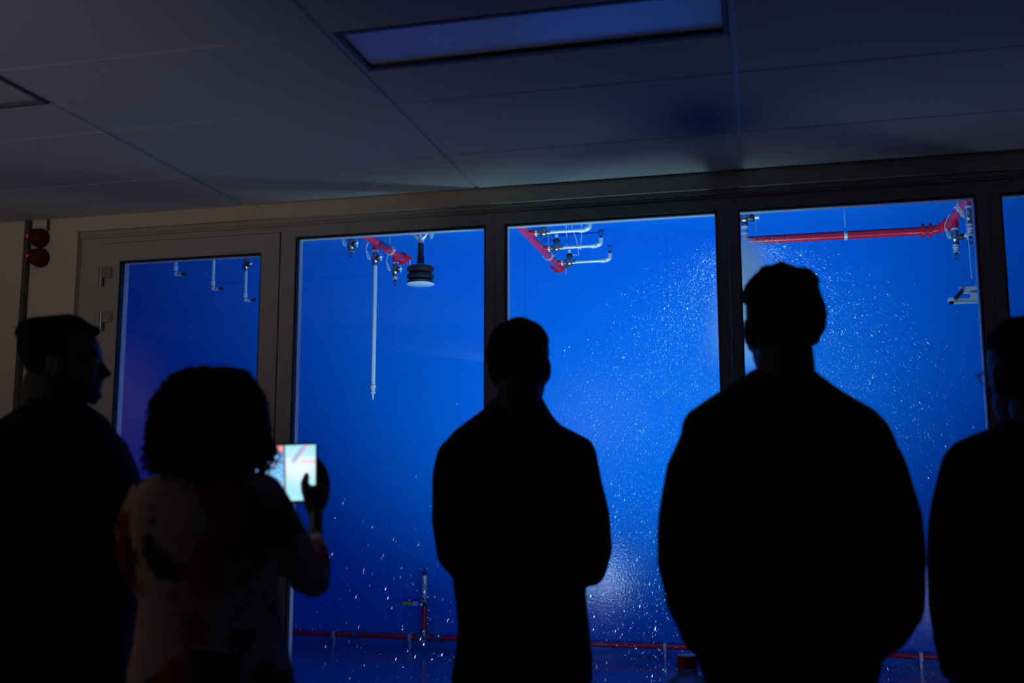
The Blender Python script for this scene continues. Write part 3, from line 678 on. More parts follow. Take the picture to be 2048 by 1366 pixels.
def legs_of(P_, xc, hipw, py0, dd=0, legr=.075, m_=None, shoe=None, spread=.10):
    """trousers hips-to-ankle, plus shoes, from hip row at pixel row py0 down to the floor"""
    c = P_.pt(xc, py0, dd); q = N(); X, F = P_.X, P_.F
    hz = min(c.z, .95)
    tube_pts = []
    for s_ in (-1, 1):
        h = V((c.x, c.y, hz))+X*s_*hipw*.48; kx = V((c.x, c.y, .48))+X*s_*(hipw*.48+.01)+F*.015; an = V((c.x, c.y, .10))+X*s_*(hipw*.48+.02)-F*.01
        capsule(q, [h+V((0, 0, .02)), h-V((0, 0, .12)), kx, V(an)+V((0, 0, .18)), an], [hipw*.50, legr*1.18, legr*.86, legr*.78, legr*.74], 18)
    r_ = []
    for zq, ww, dp in ((c.z+.03, hipw*.98, .115), (hz-.02, hipw*1.0, .125), (hz-.10, hipw*.98, .12), (hz-.16, hipw*.8, .09)):
        r_.append(superring(V((c.x, c.y, zq)), ww, dp, dp, 30, X, F))
    loft(q, r_)
    fuse('trousers', q, m_ or mat('dark_trousers', (.012, .013, .018), .85), P_.root, .012, 4, .004, 9, 3)
    for s_ in (-1, 1):
        q = N(); a = V((c.x, c.y, 0))+X*s_*(hipw*.48+.02)
        r_ = []
        for f_, w_, h_ in ((-.085, .026, .06), (-.06, .036, .085), (0, .040, .09), (.07, .044, .065), (.13, .046, .048), (.175, .036, .035), (.195, .015, .02)):
            r_.append([a+F*f_+X*w_*cos(t_)+V((0, 0, max(.004, h_*.5+h_*.5*sin(t_)))) for t_ in [2*pi*k/18 for k in range(18)]])
        loft(q, r_); build('shoe', q, mat('black_shoe', (.01, .01, .01), .4), P_.root)
    # ankles and shins for the body
    qs = N()
    for s_ in (-1, 1):
        h = V((c.x, c.y, hz-.02))+X*s_*hipw*.45; kx = V((c.x, c.y, .48))+X*s_*(hipw*.48+.01)+F*.012; an = V((c.x, c.y, .06))+X*s_*(hipw*.48+.02)-F*.01
        capsule(qs, [h, kx+V((0, 0, .05)), kx, kx-V((0, 0, .12)), an], [.075, .052, .048, .052, .034], 14)
        capsule(qs, [an, an+F*.11-V((0, 0, .025))], [.032, .022], 12)
    return qs
def join(a, b_):
    me = bpy.data.meshes.new('j'); b_.to_mesh(me); b_.free(); a.from_mesh(me); bpy.data.meshes.remove(me); return a

def make_person(label, dist, xc, rows, arms, headpos, hs=1.0, ws=1.0, jacket=None, collar=None, neckr=.056, hairf=None, face=None, hipw=.17, hiprow=1366, trousers=None, tilt=0, hands=True, disp=.006, seed=1, nm='jacket', body_shrink=.022, hdd=0, sleeve_to=None, ears=True, skin=None, dsc=1.0, esc=1.0):
    """rows: torso outline rows; arms: list of lists (px,py,dd,radius_px); headpos: (px, py of chin, dd)"""
    P_ = Person(label, dist, xc, face)
    hb = P_.headbm(P_.pt(headpos[0], headpos[1], headpos[2]), hs, ws, tilt, ears=ears, dsc=dsc, esc=esc)
    L = P_.L
    # neck from skull base into the torso
    top = rows[0]; tb = (P_.pt(top[1], top[0])+P_.pt(top[2], top[0]))/2
    capsule(hb, [L(0, -.028, .055), L(0, -.034, .0), tb-V((0, 0, .06))], [neckr*.97, neckr, neckr*1.08], 18)
    q = hb; loft(q, P_.rows(rows[1:], shrink=body_shrink))
    for ai, A in enumerate(arms):
        pts = [P_.pt(a[0], a[1], a[2]) for a in A]; rs = [max(a[3]*P_.mpp-.016, .02) for a in A]
        capsule(q, pts, rs, 14)
        if hands:
            d_ = (pts[-1]-pts[-2]).normalized(); inner = P_.X*(1 if ai == 0 else -1)
            pn = (inner-d_*inner.dot(d_)).normalized(); hand(q, pts[-1]+d_*.01, d_, pn if True else pn, V((0, 0, 1)), .95, .55)
    ql = legs_of(P_, (rows[-1][1]+rows[-1][2])/2, hipw, hiprow, m_=trousers)
    join(q, ql)
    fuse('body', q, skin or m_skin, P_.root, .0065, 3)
    # garment
    q = N(); loft(q, P_.rows(rows))
    for A in arms:
        A2 = A if sleeve_to is None else A[:sleeve_to]
        pts = [P_.pt(a[0], a[1], a[2]) for a in A2]; tube(q, pts, [a[3]*P_.mpp for a in A2], 18)
        ell(q, pts[0], (A2[0][3]*P_.mpp,)*3, 16); 
    if collar:
        for c_ in collar: tube(q, *c_(P_), 28) if False else None
    fuse(nm, q, jacket, P_.root, .010, 5, disp, 7, seed)
    return P_

# ---- middle man (navy sweater, cropped hair)
navy = mat('navy_knit', (.010, .012, .034), .9, bump=.3, bscale=120)
R = [(786, 998, 1078, .055, .055), (800, 985, 1088, .07, .07), (818, 968, 1098, .085, .08), (833, 945, 1108, .095, .09), (848, 925, 1122, .10, .095), (862, 905, 1150, .105, .10), (878, 893, 1175, .11, .105), (900, 888, 1184, .115, .11),
     (950, 888, 1182, .125, .115), (1040, 895, 1180, .13, .11), (1120, 905, 1176, .13, .105), (1190, 908, 1172, .13, .105), (1250, 914, 1178, .13, .11), (1310, 910, 1184, .13, .12), (1370, 900, 1187, .13, .125)]
A = [[(910, 915, 0, 40), (894, 960, 0, 32), (897, 1040, 0, 36), (908, 1110, .02, 36), (925, 1132, .05, 33), (950, 1125, .16, 28), (985, 1110, .26, 22)],
     [(1152, 908, 0, 40), (1168, 960, 0, 33), (1180, 1030, 0, 37), (1190, 1100, .02, 37), (1178, 1138, .05, 36), (1140, 1140, .16, 28), (1095, 1125, .26, 22)]]
p3 = make_person('person in a dark navy sweater with cropped hair, in the middle of the row', 2.7, 1040, R, A, (1041, 817, 0), 1.0, 1.02, navy, hipw=.175, seed=3, nm='sweater', neckr=.060, face=(FH*.97+RH*.24).normalized(), esc=.86)
def ex3(bm, L): pass
p3.hair(.006, .03, .16, m_hair, .0015)
p3.eyes()
# ---- tallest man
olive = mat('dark_olive_jacket', (.035, .035, .018), .85, spec=.15, bump=.2, bscale=90)
R = [(735, 1506, 1616, .06, .06), (748, 1490, 1630, .075, .07), (762, 1466, 1648, .09, .085), (780, 1440, 1672, .105, .10), (800, 1408, 1705, .115, .11), (822, 1375, 1745, .12, .12), (845, 1362, 1768, .125, .125), (880, 1360, 1785, .13, .13),
     (960, 1358, 1795, .145, .135), (1050, 1350, 1812, .155, .135), (1150, 1345, 1818, .16, .13), (1230, 1346, 1808, .16, .13), (1290, 1372, 1782, .155, .13), (1320, 1395, 1760, .15, .13), (1370, 1405, 1750, .145, .13)]
A = [[(1398, 878, 0, 40), (1372, 940, 0, 42), (1358, 1030, 0, 44), (1362, 1120, 0, 47), (1380, 1210, .04, 46), (1398, 1275, .12, 34), (1440, 1300, .24, 28)],
     [(1728, 872, 0, 44), (1765, 925, 0, 44), (1798, 1030, 0, 46), (1803, 1120, 0, 47), (1796, 1220, .03, 46), (1768, 1275, .10, 38), (1720, 1305, .22, 28)]]
p4 = make_person('tallest person, in a dark olive jacket with tousled hair, right of centre', 2.25, 1580, R, A, (1565, 756, 0), .99, 1.0, olive, hipw=.18, seed=4, neckr=.064)
def ex4(bm, L):
    rr = random.Random(4)
    for k in range(26):
        a = rr.uniform(0, 2*pi); r_ = rr.uniform(.02, .075); x, y = r_*cos(a), r_*sin(a)-.01
        z = .235-.9*r_*r_/.09*.6
        ell(bm, L(x, y, z+.004), (rr.uniform(.015, .026),)*3, 10)
    for e, z in ((1, .185), (-1, .18), (1, .16), (1, .195)): ell(bm, L(e*(.068 if e > 0 else .058), -.02, z), (.018, .05, .028), 12)
    for k in range(7): capsule(bm, [L(-.02+.008*k, -.0, .248), L(-.008+.009*k, .0, .268-.0015*k*k*.4), L(.014+.009*k, .0, .266-.0022*k*k*.5)], [.006, .0045, .003], 6)
p4.hair(.016, .03, .165, m_hairb, .006, ex4, .002)
p4.eyes()
# ---- man at the right edge
R = [(838, 2012, 2100, .055, .055), (850, 1998, 2112, .07, .07), (864, 1966, 2135, .085, .08), (878, 1932, 2170, .10, .10), (892, 1908, 2190, .11, .11), (925, 1908, 2204, .115, .115), (1000, 1912, 2206, .13, .12), (1120, 1920, 2200, .13, .115),
     (1200, 1926, 2196, .13, .11), (1290, 1930, 2192, .13, .12), (1370, 1932, 2190, .13, .125)]
A = [[(1924, 926, 0, 37), (1908, 965, 0, 33), (1896, 1050, 0, 38), (1894, 1140, 0, 40), (1897, 1210, .0, 36), (1900, 1290, .04, 30), (1908, 1350, .08, 26)],
     [(2200, 915, 0, 38), (2212, 960, 0, 36), (2218, 1060, 0, 38), (2220, 1150, 0, 38), (2205, 1240, .03, 33), (2150, 1240, .14, 28), (2110, 1230, .22, 24)]]
fd = (FH*.994-RH*.11).normalized()
p5 = make_person('person in a black jacket and glasses, cut off by the right edge of the photo', 2.4, 2060, R, A, (2058, 846, 0), 1.0, 1.02, mat('black_jacket', (.008, .008, .010), .85, spec=.15, bump=.2, bscale=90), hipw=.175, seed=5, neckr=.058, face=fd)
p5.hair(.016, .05, .165, m_hair, .005)
p5.eyes()
g = N(); L = p5.L
for e in (-1, 1):
    pts = [L(e*.034+.024*cos(a), .098+.0, .116+.019*sin(a)) for a in [2*pi*k/20 for k in range(21)]]; tube(g, pts, .0018, 6)
    tube(g, [L(e*.058, .096, .120), L(e*.079, .08, .121), L(e*.083, -.02, .118), L(e*.083, -.035, .105)], .0018, 6)
tube(g, [L(-.010, .100, .118), L(0, .104, .121), L(.010, .100, .118)], .0018, 6)
tag(build('eyeglasses', g, mat('glasses_metal', (.3, .3, .32), .3, metal=.8)), 'thin-rimmed eyeglasses worn by the man at the right edge', 'glasses')

# ---- man at the left, in profile
R = [(790, 76, 152, .06, .06), (806, 60, 168, .075, .07), (822, 40, 190, .09, .09), (836, 20, 209, .105, .11), (850, 4, 218, .12, .13), (872, -15, 232, .13, .15), (905, -30, 252, .14, .16), (950, -38, 272, .15, .16),
     (1020, -42, 276, .15, .16), (1100, -45, 272, .15, .155), (1200, -48, 264, .15, .15), (1280, -48, 258, .15, .15), (1370, -45, 262, .15, .15)]
A = [[(2, 910, -.06, 46), (-10, 980, -.08, 46), (-14, 1080, -.09, 44), (-5, 1170, -.08, 42), (40, 1230, .0, 36), (110, 1230, .05, 30), (165, 1225, .06, 25)],
     [(212, 905, .03, 44), (234, 965, .05, 44), (236, 1060, .06, 40), (228, 1150, .07, 38), (212, 1220, .10, 34), (175, 1235, .16, 28), (145, 1240, .2, 24)]]
fd = (RH*.93+FH*.36).normalized()
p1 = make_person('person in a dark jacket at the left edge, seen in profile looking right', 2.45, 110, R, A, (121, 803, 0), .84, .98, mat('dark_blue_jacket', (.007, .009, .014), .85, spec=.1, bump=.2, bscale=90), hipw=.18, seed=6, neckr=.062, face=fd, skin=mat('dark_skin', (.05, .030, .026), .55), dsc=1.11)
def ex1(bm, L):
    for e in (-1, 1): capsule(bm, [L(e*.068, .0, .13), L(e*.066, .005, .105)], [.012, .006], 8)
    ell(bm, L(0, .044, .207), (.05, .024, .020), 14); ell(bm, L(0, .0, .230), (.055, .05, .022), 14)
    for e in (-1, 1): ell(bm, L(e*.062, -.005, .16), (.018, .05, .035), 14)
    ell(bm, L(0, -.06, .20), (.06, .05, .04), 14)
p1.hair(.009, .03, .182, m_hair, .004, ex1)
p1.eyes()
# short beard, jacket collar and back seam
L = p1.L; q = N()
for e in (-1, 1): capsule(q, [L(e*.060, .012, .06), L(e*.056, .03, .04), L(e*.045, .055, .018), L(e*.015, .080, .006)], [.006, .010, .012, .012], 10)
fuse('beard', q, m_hair, p1.root, .006, 2, .002, 60)
q = N(); c0 = p1.pt(114, 812); ctr = [(c0+RH*.072*cos(a)+FH*.066*sin(a)+V((0, 0, -.014*cos(a)))) for a in [2*pi*k/24 for k in range(25)]]
tube(q, ctr, .013, 10); build('collar', q, MATS['dark_blue_jacket'], p1.root)

# ---- woman with the tablet
def blouse():
    M = mat('floral_blouse', (.80, .62, .50), .85); nt = M.node_tree; b_ = nt.nodes['Principled BSDF']
    tc = nt.nodes.new('ShaderNodeTexCoord'); n1 = nt.nodes.new('ShaderNodeTexNoise'); n1.inputs['Scale'].default_value = 7.5; n1.inputs['Detail'].default_value = 3
    n2 = nt.nodes.new('ShaderNodeTexNoise'); n2.inputs['Scale'].default_value = 11; n2.inputs['Detail'].default_value = 2
    mp = nt.nodes.new('ShaderNodeMapping'); mp.inputs['Location'].default_value = (3.1, 1.7, .4)
    nt.links.new(tc.outputs['Object'], n1.inputs['Vector']); nt.links.new(tc.outputs['Object'], mp.inputs[0]); nt.links.new(mp.outputs[0], n2.inputs['Vector'])
    r1 = nt.nodes.new('ShaderNodeValToRGB'); r1.color_ramp.elements[0].position = .5; r1.color_ramp.elements[0].color = (.80, .62, .50, 1); r1.color_ramp.elements[1].position = .56; r1.color_ramp.elements[1].color = (.50, .04, .04, 1)
    r2_ = nt.nodes.new('ShaderNodeValToRGB'); r2_.color_ramp.elements[0].position = .60; r2_.color_ramp.elements[0].color = (0, 0, 0, 1); r2_.color_ramp.elements[1].position = .64; r2_.color_ramp.elements[1].color = (1, 1, 1, 1)
    mx = nt.nodes.new('ShaderNodeMix'); mx.data_type = 'RGBA'; mx.inputs['B'].default_value = (.03, .05, .045, 1)
    nt.links.new(n1.outputs['Fac'], r1.inputs[0]); nt.links.new(n2.outputs['Fac'], r2_.inputs[0]); nt.links.new(r2_.outputs[0], mx.inputs['Factor']); nt.links.new(r1.outputs[0], mx.inputs['A'])
    nt.links.new(mx.outputs['Result'], b_.inputs['Base Color']); return M
m_blouse = blouse()
R = [(915, 388, 470, .05, .05), (935, 360, 492, .065, .065), (945, 330, 512, .075, .08), (955, 305, 528, .085, .09), (970, 285, 540, .095, .10), (1000, 270, 550, .105, .11), (1050, 265, 552, .115, .115), (1110, 272, 550, .12, .11),
     (1180, 280, 552, .12, .105), (1250, 276, 560, .125, .11), (1300, 270, 570, .13, .12), (1345, 264, 582, .135, .13), (1420, 262, 590, .135, .135)]
pw = Person('person with black curly hair in a floral blouse, holding up a lit tablet', 2.05, 420, None)
TD = .36    # tablet distance in front of the torso plane
wr = (632, 1012, TD-.03); 
armR = [(528, 985, 0, 38), (560, 1040, .02, 38), (590, 1100, .05, 39), (612, 1150, .09, 42), (626, 1163, .14, 36), (634, 1120, .20, 27), (632, 1075, .27, 20), wr+(16,)]
armL = [(292, 990, 0, 36), (262, 1050, .02, 34), (268, 1120, .05, 34), (300, 1180, .12, 34), (360, 1140, .20, 28), (430, 1080, .26, 22), (478, 1030, .31, 18)]
hb = pw.headbm(pw.pt(428, 948, .0), .88, .95)
capsule(hb, [pw.L(0, -.028, .055), pw.L(0, -.034, .0), pw.pt(428, 975)], [.05, .05, .055], 16)
loft(hb, pw.rows(R[1:], shrink=.016))
for A in (armR, armL):
    capsule(hb, [pw.pt(a[0], a[1], a[2]) for a in A], [max(a[3]*pw.mpp-.010, .017) for a in A], 14)
join(hb, legs_of(pw, 425, .165, 1400, m_=mat('black_trousers', (.008, .008, .009), .85)))
# tablet frame: centre, right, up
TA = pw.pt(497, 890, TD-.02); TB = pw.pt(629, 886, TD); TC = pw.pt(641, 1006, TD-.03); TDl = pw.pt(509, 1008, TD-.05)
tx = (TB-TA).normalized(); tz = ((TA-TDl)-(TA-TDl).project(tx)).normalized(); tn = tx.cross(tz).normalized()   # tn points away from viewer
if tn.dot(FH) < 0: tn = -tn
tc_ = (TA+TB+TC+TDl)/4; tw = (TB-TA).length; th = ((TB-TC).length+(TA-TDl).length)/2
def T(x, z, n_=0): return tc_+tx*x*tw/2+tz*z*th/2+tn*n_
# right hand: palm beside/behind the lower right corner, thumb across the screen, fingers behind
w_ = pw.pt(*wr); s_ = .92
def HP(px, py, dd): return pw.pt(px, py, TD+dd)
for (a, b2, r0) in (((620, 1008, -.040), (617, 984, -.038), .0155), ((629, 1010, -.036), (630, 982, -.030), .0165), ((638, 1008, -.028), (642, 980, -.012), .016), ((646, 1000, -.012), (651, 966, .010), .0145)):
    capsule(hb, [pw.pt(630, 1025, TD-.04), HP(*a), HP(*b2)], [.017, r0, r0*.95], 10)
capsule(hb, [HP(620, 1000, -.042), HP(612, 982, -.038), HP(609, 966, -.032), HP(614, 949, -.018)], [.015, .0125, .0105, .0082], 10)   # thumb
for (b0, k1, k2, tp) in (((650, 965, .020), (647, 938, .030), (632, 918, .030), (612, 908, .024)), ((652, 968, .020), (652, 948, .032), (636, 934, .034), (612, 926, .026)),
                         ((652, 974, .018), (655, 962, .030), (638, 952, .036), (614, 944, .028)), ((648, 985, .012), (656, 978, .024), (640, 970, .034), (620, 964, .028))):
    capsule(hb, [HP(*b0), HP(*k1), HP(*k2), HP(*tp)], [.0105, .0092, .0085, .0072], 10)
# left hand under and behind the left edge
for (a, b2, r0) in (((486, 1012, -.02), (492, 985, .0), .014), ((478, 1010, -.015), (486, 980, .012), .014), ((492, 1018, -.02), (500, 995, .0), .014)):
    capsule(hb, [HP(478, 1028, -.04), HP(*a), HP(*b2)], [.017, r0, r0*.95], 10)
capsule(hb, [HP(490, 1010, -.035), HP(500, 985, -.034), HP(510, 968, -.026)], [.013, .011, .008], 10)
for i in range(4):
    y = 930+i*18; capsule(hb, [HP(488, 985, .012), HP(483, y+8, .024), HP(498, y, .028), HP(518, y-4, .016)], [.0105, .009, .0083, .007], 10)
fuse('body', hb, m_skin, pw.root, .0055, 2)
q = N(); loft(q, pw.rows(R))
for A in (armR[:-1], armL[:-1]):
    pts = [pw.pt(a[0], a[1], a[2]) for a in A]; tube(q, pts, [a[3]*pw.mpp for a in A], 18); ell(q, pts[0], (A[0][3]*pw.mpp,)*3, 14)
fuse('blouse', q, m_blouse, pw.root, .009, 4, .006, 8, 2)
pw.eyes()
# curly hair: lumpy core and corkscrew locks
q = N()
HO = [(751, 392, 470, .05, .045), (758, 364, 488, .085, .08), (774, 340, 504, .105, .105), (800, 326, 516, .12, .12), (830, 316, 524, .125, .13), (860, 308, 529, .125, .135), (890, 305, 530, .11, .135), (915, 318, 524, .07, .13), (935, 345, 500, .04, .12)]
loft(q, pw.rows(HO, p=2.1))
rr = random.Random(11)
for k in range(170):
    t_ = rr.random(); i = min(int(t_*(len(HO)-1)), len(HO)-2); f_ = t_*(len(HO)-1)-i
    row = [HO[i][j]*(1-f_)+HO[i+1][j]*f_ for j in range(5)]
    a = rr.uniform(-pi, .15*pi) if rr.random() < .8 else rr.uniform(-pi, pi)
    c = pw.pt((row[1]+row[2])/2, row[0]); p = c+RH*cos(a)*(row[2]-row[1])/2*pw.mpp*.97+FH*sin(a)*row[3 if sin(a) > 0 else 4]*.97
    ell(q, p, (rr.uniform(.012, .022),)*3, 8)
hair = fuse('hair', q, m_hair, pw.root, .006, 1, .006, 30, 9)
q = N()
for k in range(260):
    low = rr.random()
    a = rr.uniform(-pi, 0) if rr.random() < .6 else rr.choice((rr.uniform(-.25, .35), pi+rr.uniform(-.35, .25)))
    py = rr.uniform(850, 935) if low < .75 else rr.uniform(756, 850)
    i = max(j for j in range(len(HO)-1) if HO[j][0] <= py); f_ = (py-HO[i][0])/(HO[i+1][0]-HO[i][0])
    row = [HO[i][j]*(1-f_)+HO[i+1][j]*f_ for j in range(5)]
    c = pw.pt((row[1]+row[2])/2, py); out = RH*cos(a)+FH*sin(a)
    p = c+RH*cos(a)*(row[2]-row[1])/2*pw.mpp*.96+FH*sin(a)*row[3 if sin(a) > 0 else 4]*.95
    Ln = rr.uniform(.02, .05) if low < .75 else rr.uniform(.012, .022); R0 = rr.uniform(.004, .009); ph = rr.uniform(0, 6.28); tn_ = rr.uniform(1.2, 2.5)
    dr = (out*rr.uniform(.1, .6)+V((0, 0, -1 if low < .75 else .3))).normalized(); x_, y_ = frame_axes(dr); pts = []
    for s2 in range(13):
        u_ = s2/12; pts.append(p+dr*Ln*u_+(x_*cos(ph+u_*tn_*6.28)+y_*sin(ph+u_*tn_*6.28))*R0)
    tube(q, pts, [.0022]*12+[.0008], 5)
build('loose_curls', q, m_hair, hair)['kind'] = 'stuff'
# curls hanging beside the tablet edge and at the left
q = N()
for k in range(34):
    px = rr.uniform(522, 548) if k < 24 else rr.uniform(288, 306); py = rr.uniform(885, 915); p = pw.pt(px if k < 24 else px+8, py, rr.uniform(-.02, .06))
    Ln = rr.uniform(.015, .04); R0 = rr.uniform(.004, .008); ph = rr.uniform(0, 6.28); tn_ = rr.uniform(1.0, 2.2)
    dr = (RH*(.9 if k < 24 else -.6)*rr.uniform(-.3, 1)+V((0, 0, -1))).normalized(); x_, y_ = frame_axes(dr)
    tube(q, [p+dr*Ln*(s2/12)+(x_*cos(ph+s2/12*tn_*6.28)+y_*sin(ph+s2/12*tn_*6.28))*R0 for s2 in range(13)], [.0020]*12+[.0007], 5)
build('loose_curls', q, m_hair, hair)['kind'] = 'stuff'
# dark pouch at the waist with a pale upper edge
t = thing('belt_bag', 'black bag with a pale upper edge at the back of the curly-haired person', 'bag', tuple(pw.pt(425, 1330, -.17)))
q = N(); a, b2, c = pw.pt(372, 1293, -.155), pw.pt(482, 1306, -.165), pw.pt(480, 1400, -.165)
loft(q, [[p+FH*w_2*sin(t_)*1.0+RH*.0+(b2-a)*.5*(1+cos(t_))*1.0 for t_ in [2*pi*k/24 for k in range(24)]] for p, w_2 in ((a, .008), (a-V((0, 0, .02)), .02), (a-V((0, 0, .08)), .024), (a-V((0, 0, .12)), .018))])
build('pouch', q, mat('black_nylon', (.008, .008, .009), .6), t)
q = N(); tube(q, [a+RH*.006+V((0, 0, .001)), (a+b2)/2+V((0, 0, .002))-FH*.004, b2-RH*.006+V((0, 0, .001))], .0035, 8); build('edge_piping', q, mat('pale_piping', (.55, .5, .48), .5), t)

# tablet -------------------------------------------------------------
t = thing('tablet', 'bright tablet held up by the curly-haired person, its screen showing the blue spray cell', 'tablet', tuple(tc_))
q = N(); n_ = 8
def rrect(hw, hh, r_, off):
    pts = []
    for (sx, sz, a0) in ((1, 1, 0), (-1, 1, pi/2), (-1, -1, pi), (1, -1, 1.5*pi)):
        for k in range(n_+1):
            a = a0+k*pi/2/n_; pts.append(tc_+tx*(sx*(hw-r_)+r_*cos(a))+tz*(sz*(hh-r_)+r_*sin(a))+tn*off)
    return pts
loft(q, [rrect(tw/2-.002, th/2-.002, .009, -.0035), rrect(tw/2, th/2, .01, -.002), rrect(tw/2, th/2, .01, .003), rrect(tw/2-.002, th/2-.002, .009, .0045)])
build('case', q, m_black, t)
q = N(); NX, NZ_ = 96, 84; hw, hh = tw/2-.0050, th/2-.0055; grid = []
cl = q.loops.layers.float_color.new('shown_picture')
def scr(u, v):   # u 0..1 left to right, v 0..1 top to bottom: the live camera picture on the screen
    def mixc(a, b_, k_): k_ = max(0, min(1, k_)); return tuple(a[i]*(1-k_)+b_[i]*k_ for i in range(3))
    def seg(x0, y0, x1, y1, w2):
        dx, dy = x1-x0, y1-y0; k_ = max(0, min(1, ((u-x0)*dx+(v-y0)*dy)/(dx*dx+dy*dy))); dd = math.hypot(u-x0-k_*dx, (v-y0-k_*dy)*.9); return max(0, 1-dd/w2)
    col = (.30, .78, 1.0); g_ = max(0, 1-math.hypot((u-.72)*1.3, (v-.36)*1.3)*1.6); col = mixc(col, (.85, 1, 1), g_*1.6)
    col = mixc(col, (.55, .95, 1), max(0, (v-.4))*1.1)
    if v < .22: col = mixc(col, (.35, .85, .95), .5)
    col = mixc(col, (.06, .42, .85), seg(.80, .05, .64, .28, .05)*.9)
    col = mixc(col, (1, .3, .6), seg(.86, .0, .68, .26, .022)*1.3); col = mixc(col, (1, .35, .65), seg(.78, .30, 1, .31, .018)*1.2)
    if u < .485:
        nz = noise.noise(V((u*26, v*30, 1))); col = mixc((.02, .26, .95), (.35, .75, 1), .55+nz*1.1+(v-.3)*.5)
        col = mixc(col, (1, .25, .2), max(0, noise.noise(V((u*17, v*15, 7)))*2.6-.4) if v < .35 else 0)
        if v < .1 and u > .36: col = (1, .4, .35)
    col = mixc(col, (.12, .10, .16), seg(.485, 0, .52, 1, .020)*2.2)
    return col
for j in range(NZ_+1): grid.append([q.verts.new(tc_+tx*(-hw+2*hw*i/NX)+tz*(hh-2*hh*j/NZ_)-tn*.0038) for i in range(NX+1)])
for j in range(NZ_):
    for i in range(NX):
        fce = q.faces.new((grid[j][i], grid[j+1][i], grid[j+1][i+1], grid[j][i+1]))
        for lp, (a, b_) in zip(fce.loops, ((i, j), (i, j+1), (i+1, j+1), (i+1, j))): lp[cl] = (*scr(a/NX, b_/NZ_), 1)
M = bpy.data.materials.new('screen'); M.use_nodes = True; nt = M.node_tree; b_ = nt.nodes['Principled BSDF']; b_.inputs['Base Color'].default_value = (.01, .01, .01, 1); b_.inputs['Roughness'].default_value = .15
at = nt.nodes.new('ShaderNodeAttribute'); at.attribute_name = 'shown_picture'; nt.links.new(at.outputs['Color'], b_.inputs['Emission Color']); b_.inputs['Emission Strength'].default_value = 1.0
me = bpy.data.meshes.new('screen'); q.to_mesh(me); q.free(); me.materials.append(M); o = bpy.data.objects.new('screen', me); C.objects.link(o); o.parent = t; o.matrix_parent_inverse = Matrix.Translation(t.location).inverted()
q = N(); lathe2(q, tc_+tx*(tw/2-.02)+tz*(th/2-.02)+tn*.0045, tn, [(0, .007), (.001, .007), (.0015, .005)], 16); build('rear_camera', q, m_darkmetal, t)

# ------------------------------------------------------------ jug on a small table by the glass
Y = 3.55; c = onY(1374, 1310, Y); zt_ = c.z; X = c.x; base = zt_-.36
t = thing('water_jug', 'clear plastic water jug with a red cap beside the tallest man', 'jug', (X, Y, base))
q = N(); lathe2(q, (X, Y, base), (0, 0, 1), [(0, .075), (.008, .085), (.05, .088), (.10, .085), (.15, .088), (.22, .088), (.26, .082), (.285, .060), (.30, .036), (.318, .030), (.33, .030)], 40)
mj = mat('clear_plastic', (.75, .85, .95), .4); mj.node_tree.nodes['Principled BSDF'].inputs['Transmission Weight'].default_value = .85; mj.node_tree.nodes['Principled BSDF'].inputs['IOR'].default_value = 1.3
build('jug_body', q, mj, t)
q = N(); lathe2(q, (X, Y, base+.318), (0, 0, 1), [(0, .034), (.002, .036), (.036, .035), (.042, .030), (.043, .003)], 32); build('cap', q, mat('red_cap', (.6, .02, .015), .4), t)
q = N(); tube(q, [(X+.03, Y, base+.30), (X+.055, Y, base+.315), (X+.075, Y, base+.30), (X+.08, Y, base+.26)], .009, 10); build('handle', q, mj, t)
t = thing('side_table', 'small round dark table carrying the water jug', 'table', (X, Y, 0))
q = N(); lathe2(q, (X, Y, base-.025), (0, 0, 1), [(0, .24), (.003, .25), (.022, .25), (.025, .24)], 40); build('tabletop', q, mat('dark_laminate', (.05, .045, .04), .4), t)
q = N(); tube(q, [(X, Y, .02), (X, Y, base-.025)], .03, 18); build('pedestal', q, m_darkmetal, t)
q = N(); lathe2(q, (X, Y, 0), (0, 0, 1), [(0, .2), (.012, .2), (.022, .04)], 36); build('foot', q, m_darkmetal, t)

# ------------------------------------------------------------ light of the viewing room
l = bpy.data.lights.new('corridor_lamp', 'AREA'); l.shape = 'RECTANGLE'; l.size = .6; l.size_y = 1.2; l.energy = 30; l.color = (1, .72, .48)
lo = bpy.data.objects.new('corridor_lamp', l); C.objects.link(lo); lo.location = (XL-.85, -.6, 2.68)
t = thing('corridor_light_panel', 'ceiling panel lamp in the corridor behind the open rear door', 'ceiling light', (XL-.85, -.6, 2.69))
q = N(); box(q, XL-1.2, XL-.5, -1.25, .05, 2.68, 2.697); build('panel', q, mat('lit_panel', (.9, .85, .8), .5, emit=(1, .75, .5), estr=1.0), t, False)
SX = -2.77
t = thing('rear_fill_housing', 'added fill light in a made-up housing high on the rear wall, out of view', 'lamp', (SX, YB, 2.3))  # warm fill added for the front wall; its housing is made up
q = N(); box(q, SX-.06, SX+.06, YB, YB+.03, 2.2, 2.4, .003); lathe2(q, (SX, YB+.10, 2.3), (-.15, 1, .1), [(0, .02), (.005, .05), (.14, .06), (.141, .05)], 24); tube(q, [(SX, YB+.01, 2.3), (SX, YB+.12, 2.3)], .012); build('body', q, m_chrome, t)
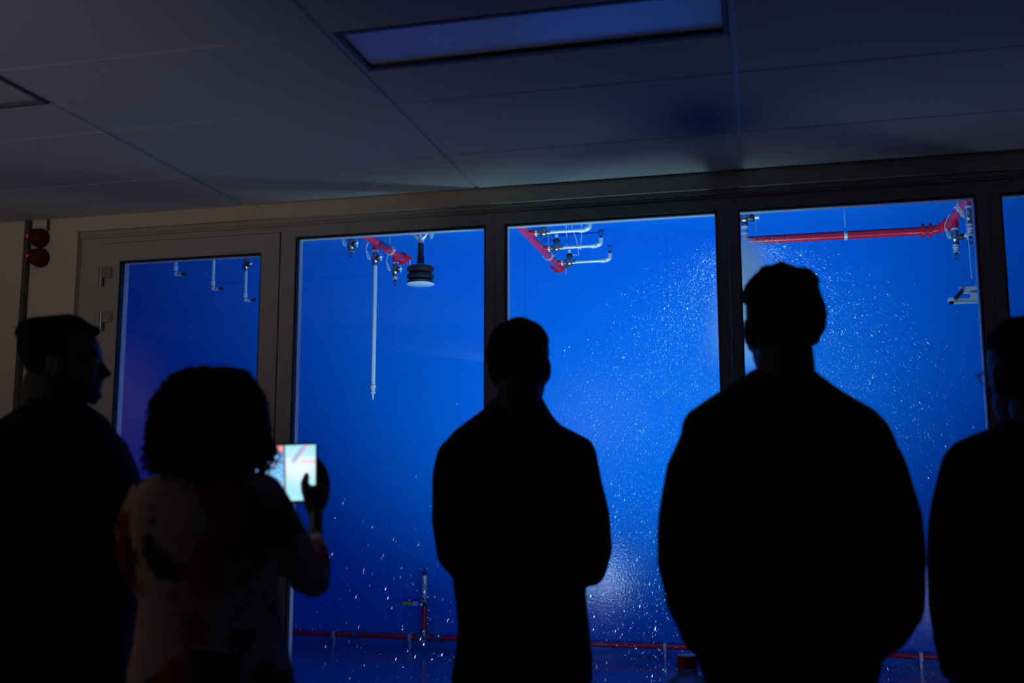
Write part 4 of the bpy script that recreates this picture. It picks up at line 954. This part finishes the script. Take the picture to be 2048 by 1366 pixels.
l = bpy.data.lights.new('rear_fill', 'SPOT'); l.energy = 68; l.color = (1, .85, .78); l.spot_size = radians(48); l.spot_blend = 1; l.shadow_soft_size = .08
lo = bpy.data.objects.new('rear_fill', l); C.objects.link(lo); lo.location = (SX-.03, YB+.30, 2.33); lo.rotation_euler = (V((-3.7, 4.4, 3.3))-lo.location).to_track_quat('-Z', 'Y').to_euler()
t = thing('fill_uplight', 'added fill light aimed at the ceiling from a made-up stand at the rear, out of view', 'lamp', (-2.2, -1.0, 0))  # neutral fill added to brighten the tile ceiling; the stand is made up
q = N(); lathe2(q, (-2.2, -1.0, 0), (0, 0, 1), [(0, .14), (.02, .14), (.03, .02), (.36, .02), (.37, .10), (.46, .13), (.461, .11)], 28); build('body', q, m_darkmetal, t)
l = bpy.data.lights.new('ceiling_fill', 'SPOT'); l.energy = 54; l.color = (1, .97, .97); l.spot_size = radians(53); l.spot_blend = 1; l.shadow_soft_size = .12
lo = bpy.data.objects.new('ceiling_fill', l); C.objects.link(lo); lo.location = (-2.2, -1.0, .60); lo.rotation_euler = (V((-2.9, 3.0, 3.0))-lo.location).to_track_quat('-Z', 'Y').to_euler()
t = thing('leaf_fill_housing', 'added light for the open rear door leaf in a made-up ceiling housing, out of view', 'ceiling light', (-4.5, .9, ZC))  # added to brighten the door leaf so its reflection shows in the glass
q = N(); lathe2(q, (-4.5, .9, ZC), (0, 0, -1), [(0, .05), (.01, .05), (.012, .02), (.05, .02), (.055, .04), (.12, .04), (.121, .035)], 24); build('body', q, m_chrome, t)
l = bpy.data.lights.new('leaf_fill', 'SPOT'); l.energy = 26; l.color = (1, .66, .55); l.spot_size = radians(120); l.spot_blend = 1; l.shadow_soft_size = .03
lo = bpy.data.objects.new('leaf_fill', l); C.objects.link(lo); lo.location = (-4.5, .9, ZC-.14); lo.rotation_euler = (V((XL, .95, 1.5))-lo.location).to_track_quat('-Z', 'Y').to_euler()
w = bpy.data.worlds.new('world'); bpy.context.scene.world = w; w.use_nodes = True; w.node_tree.nodes['Background'].inputs[0].default_value = (0, 0, 0, 1)
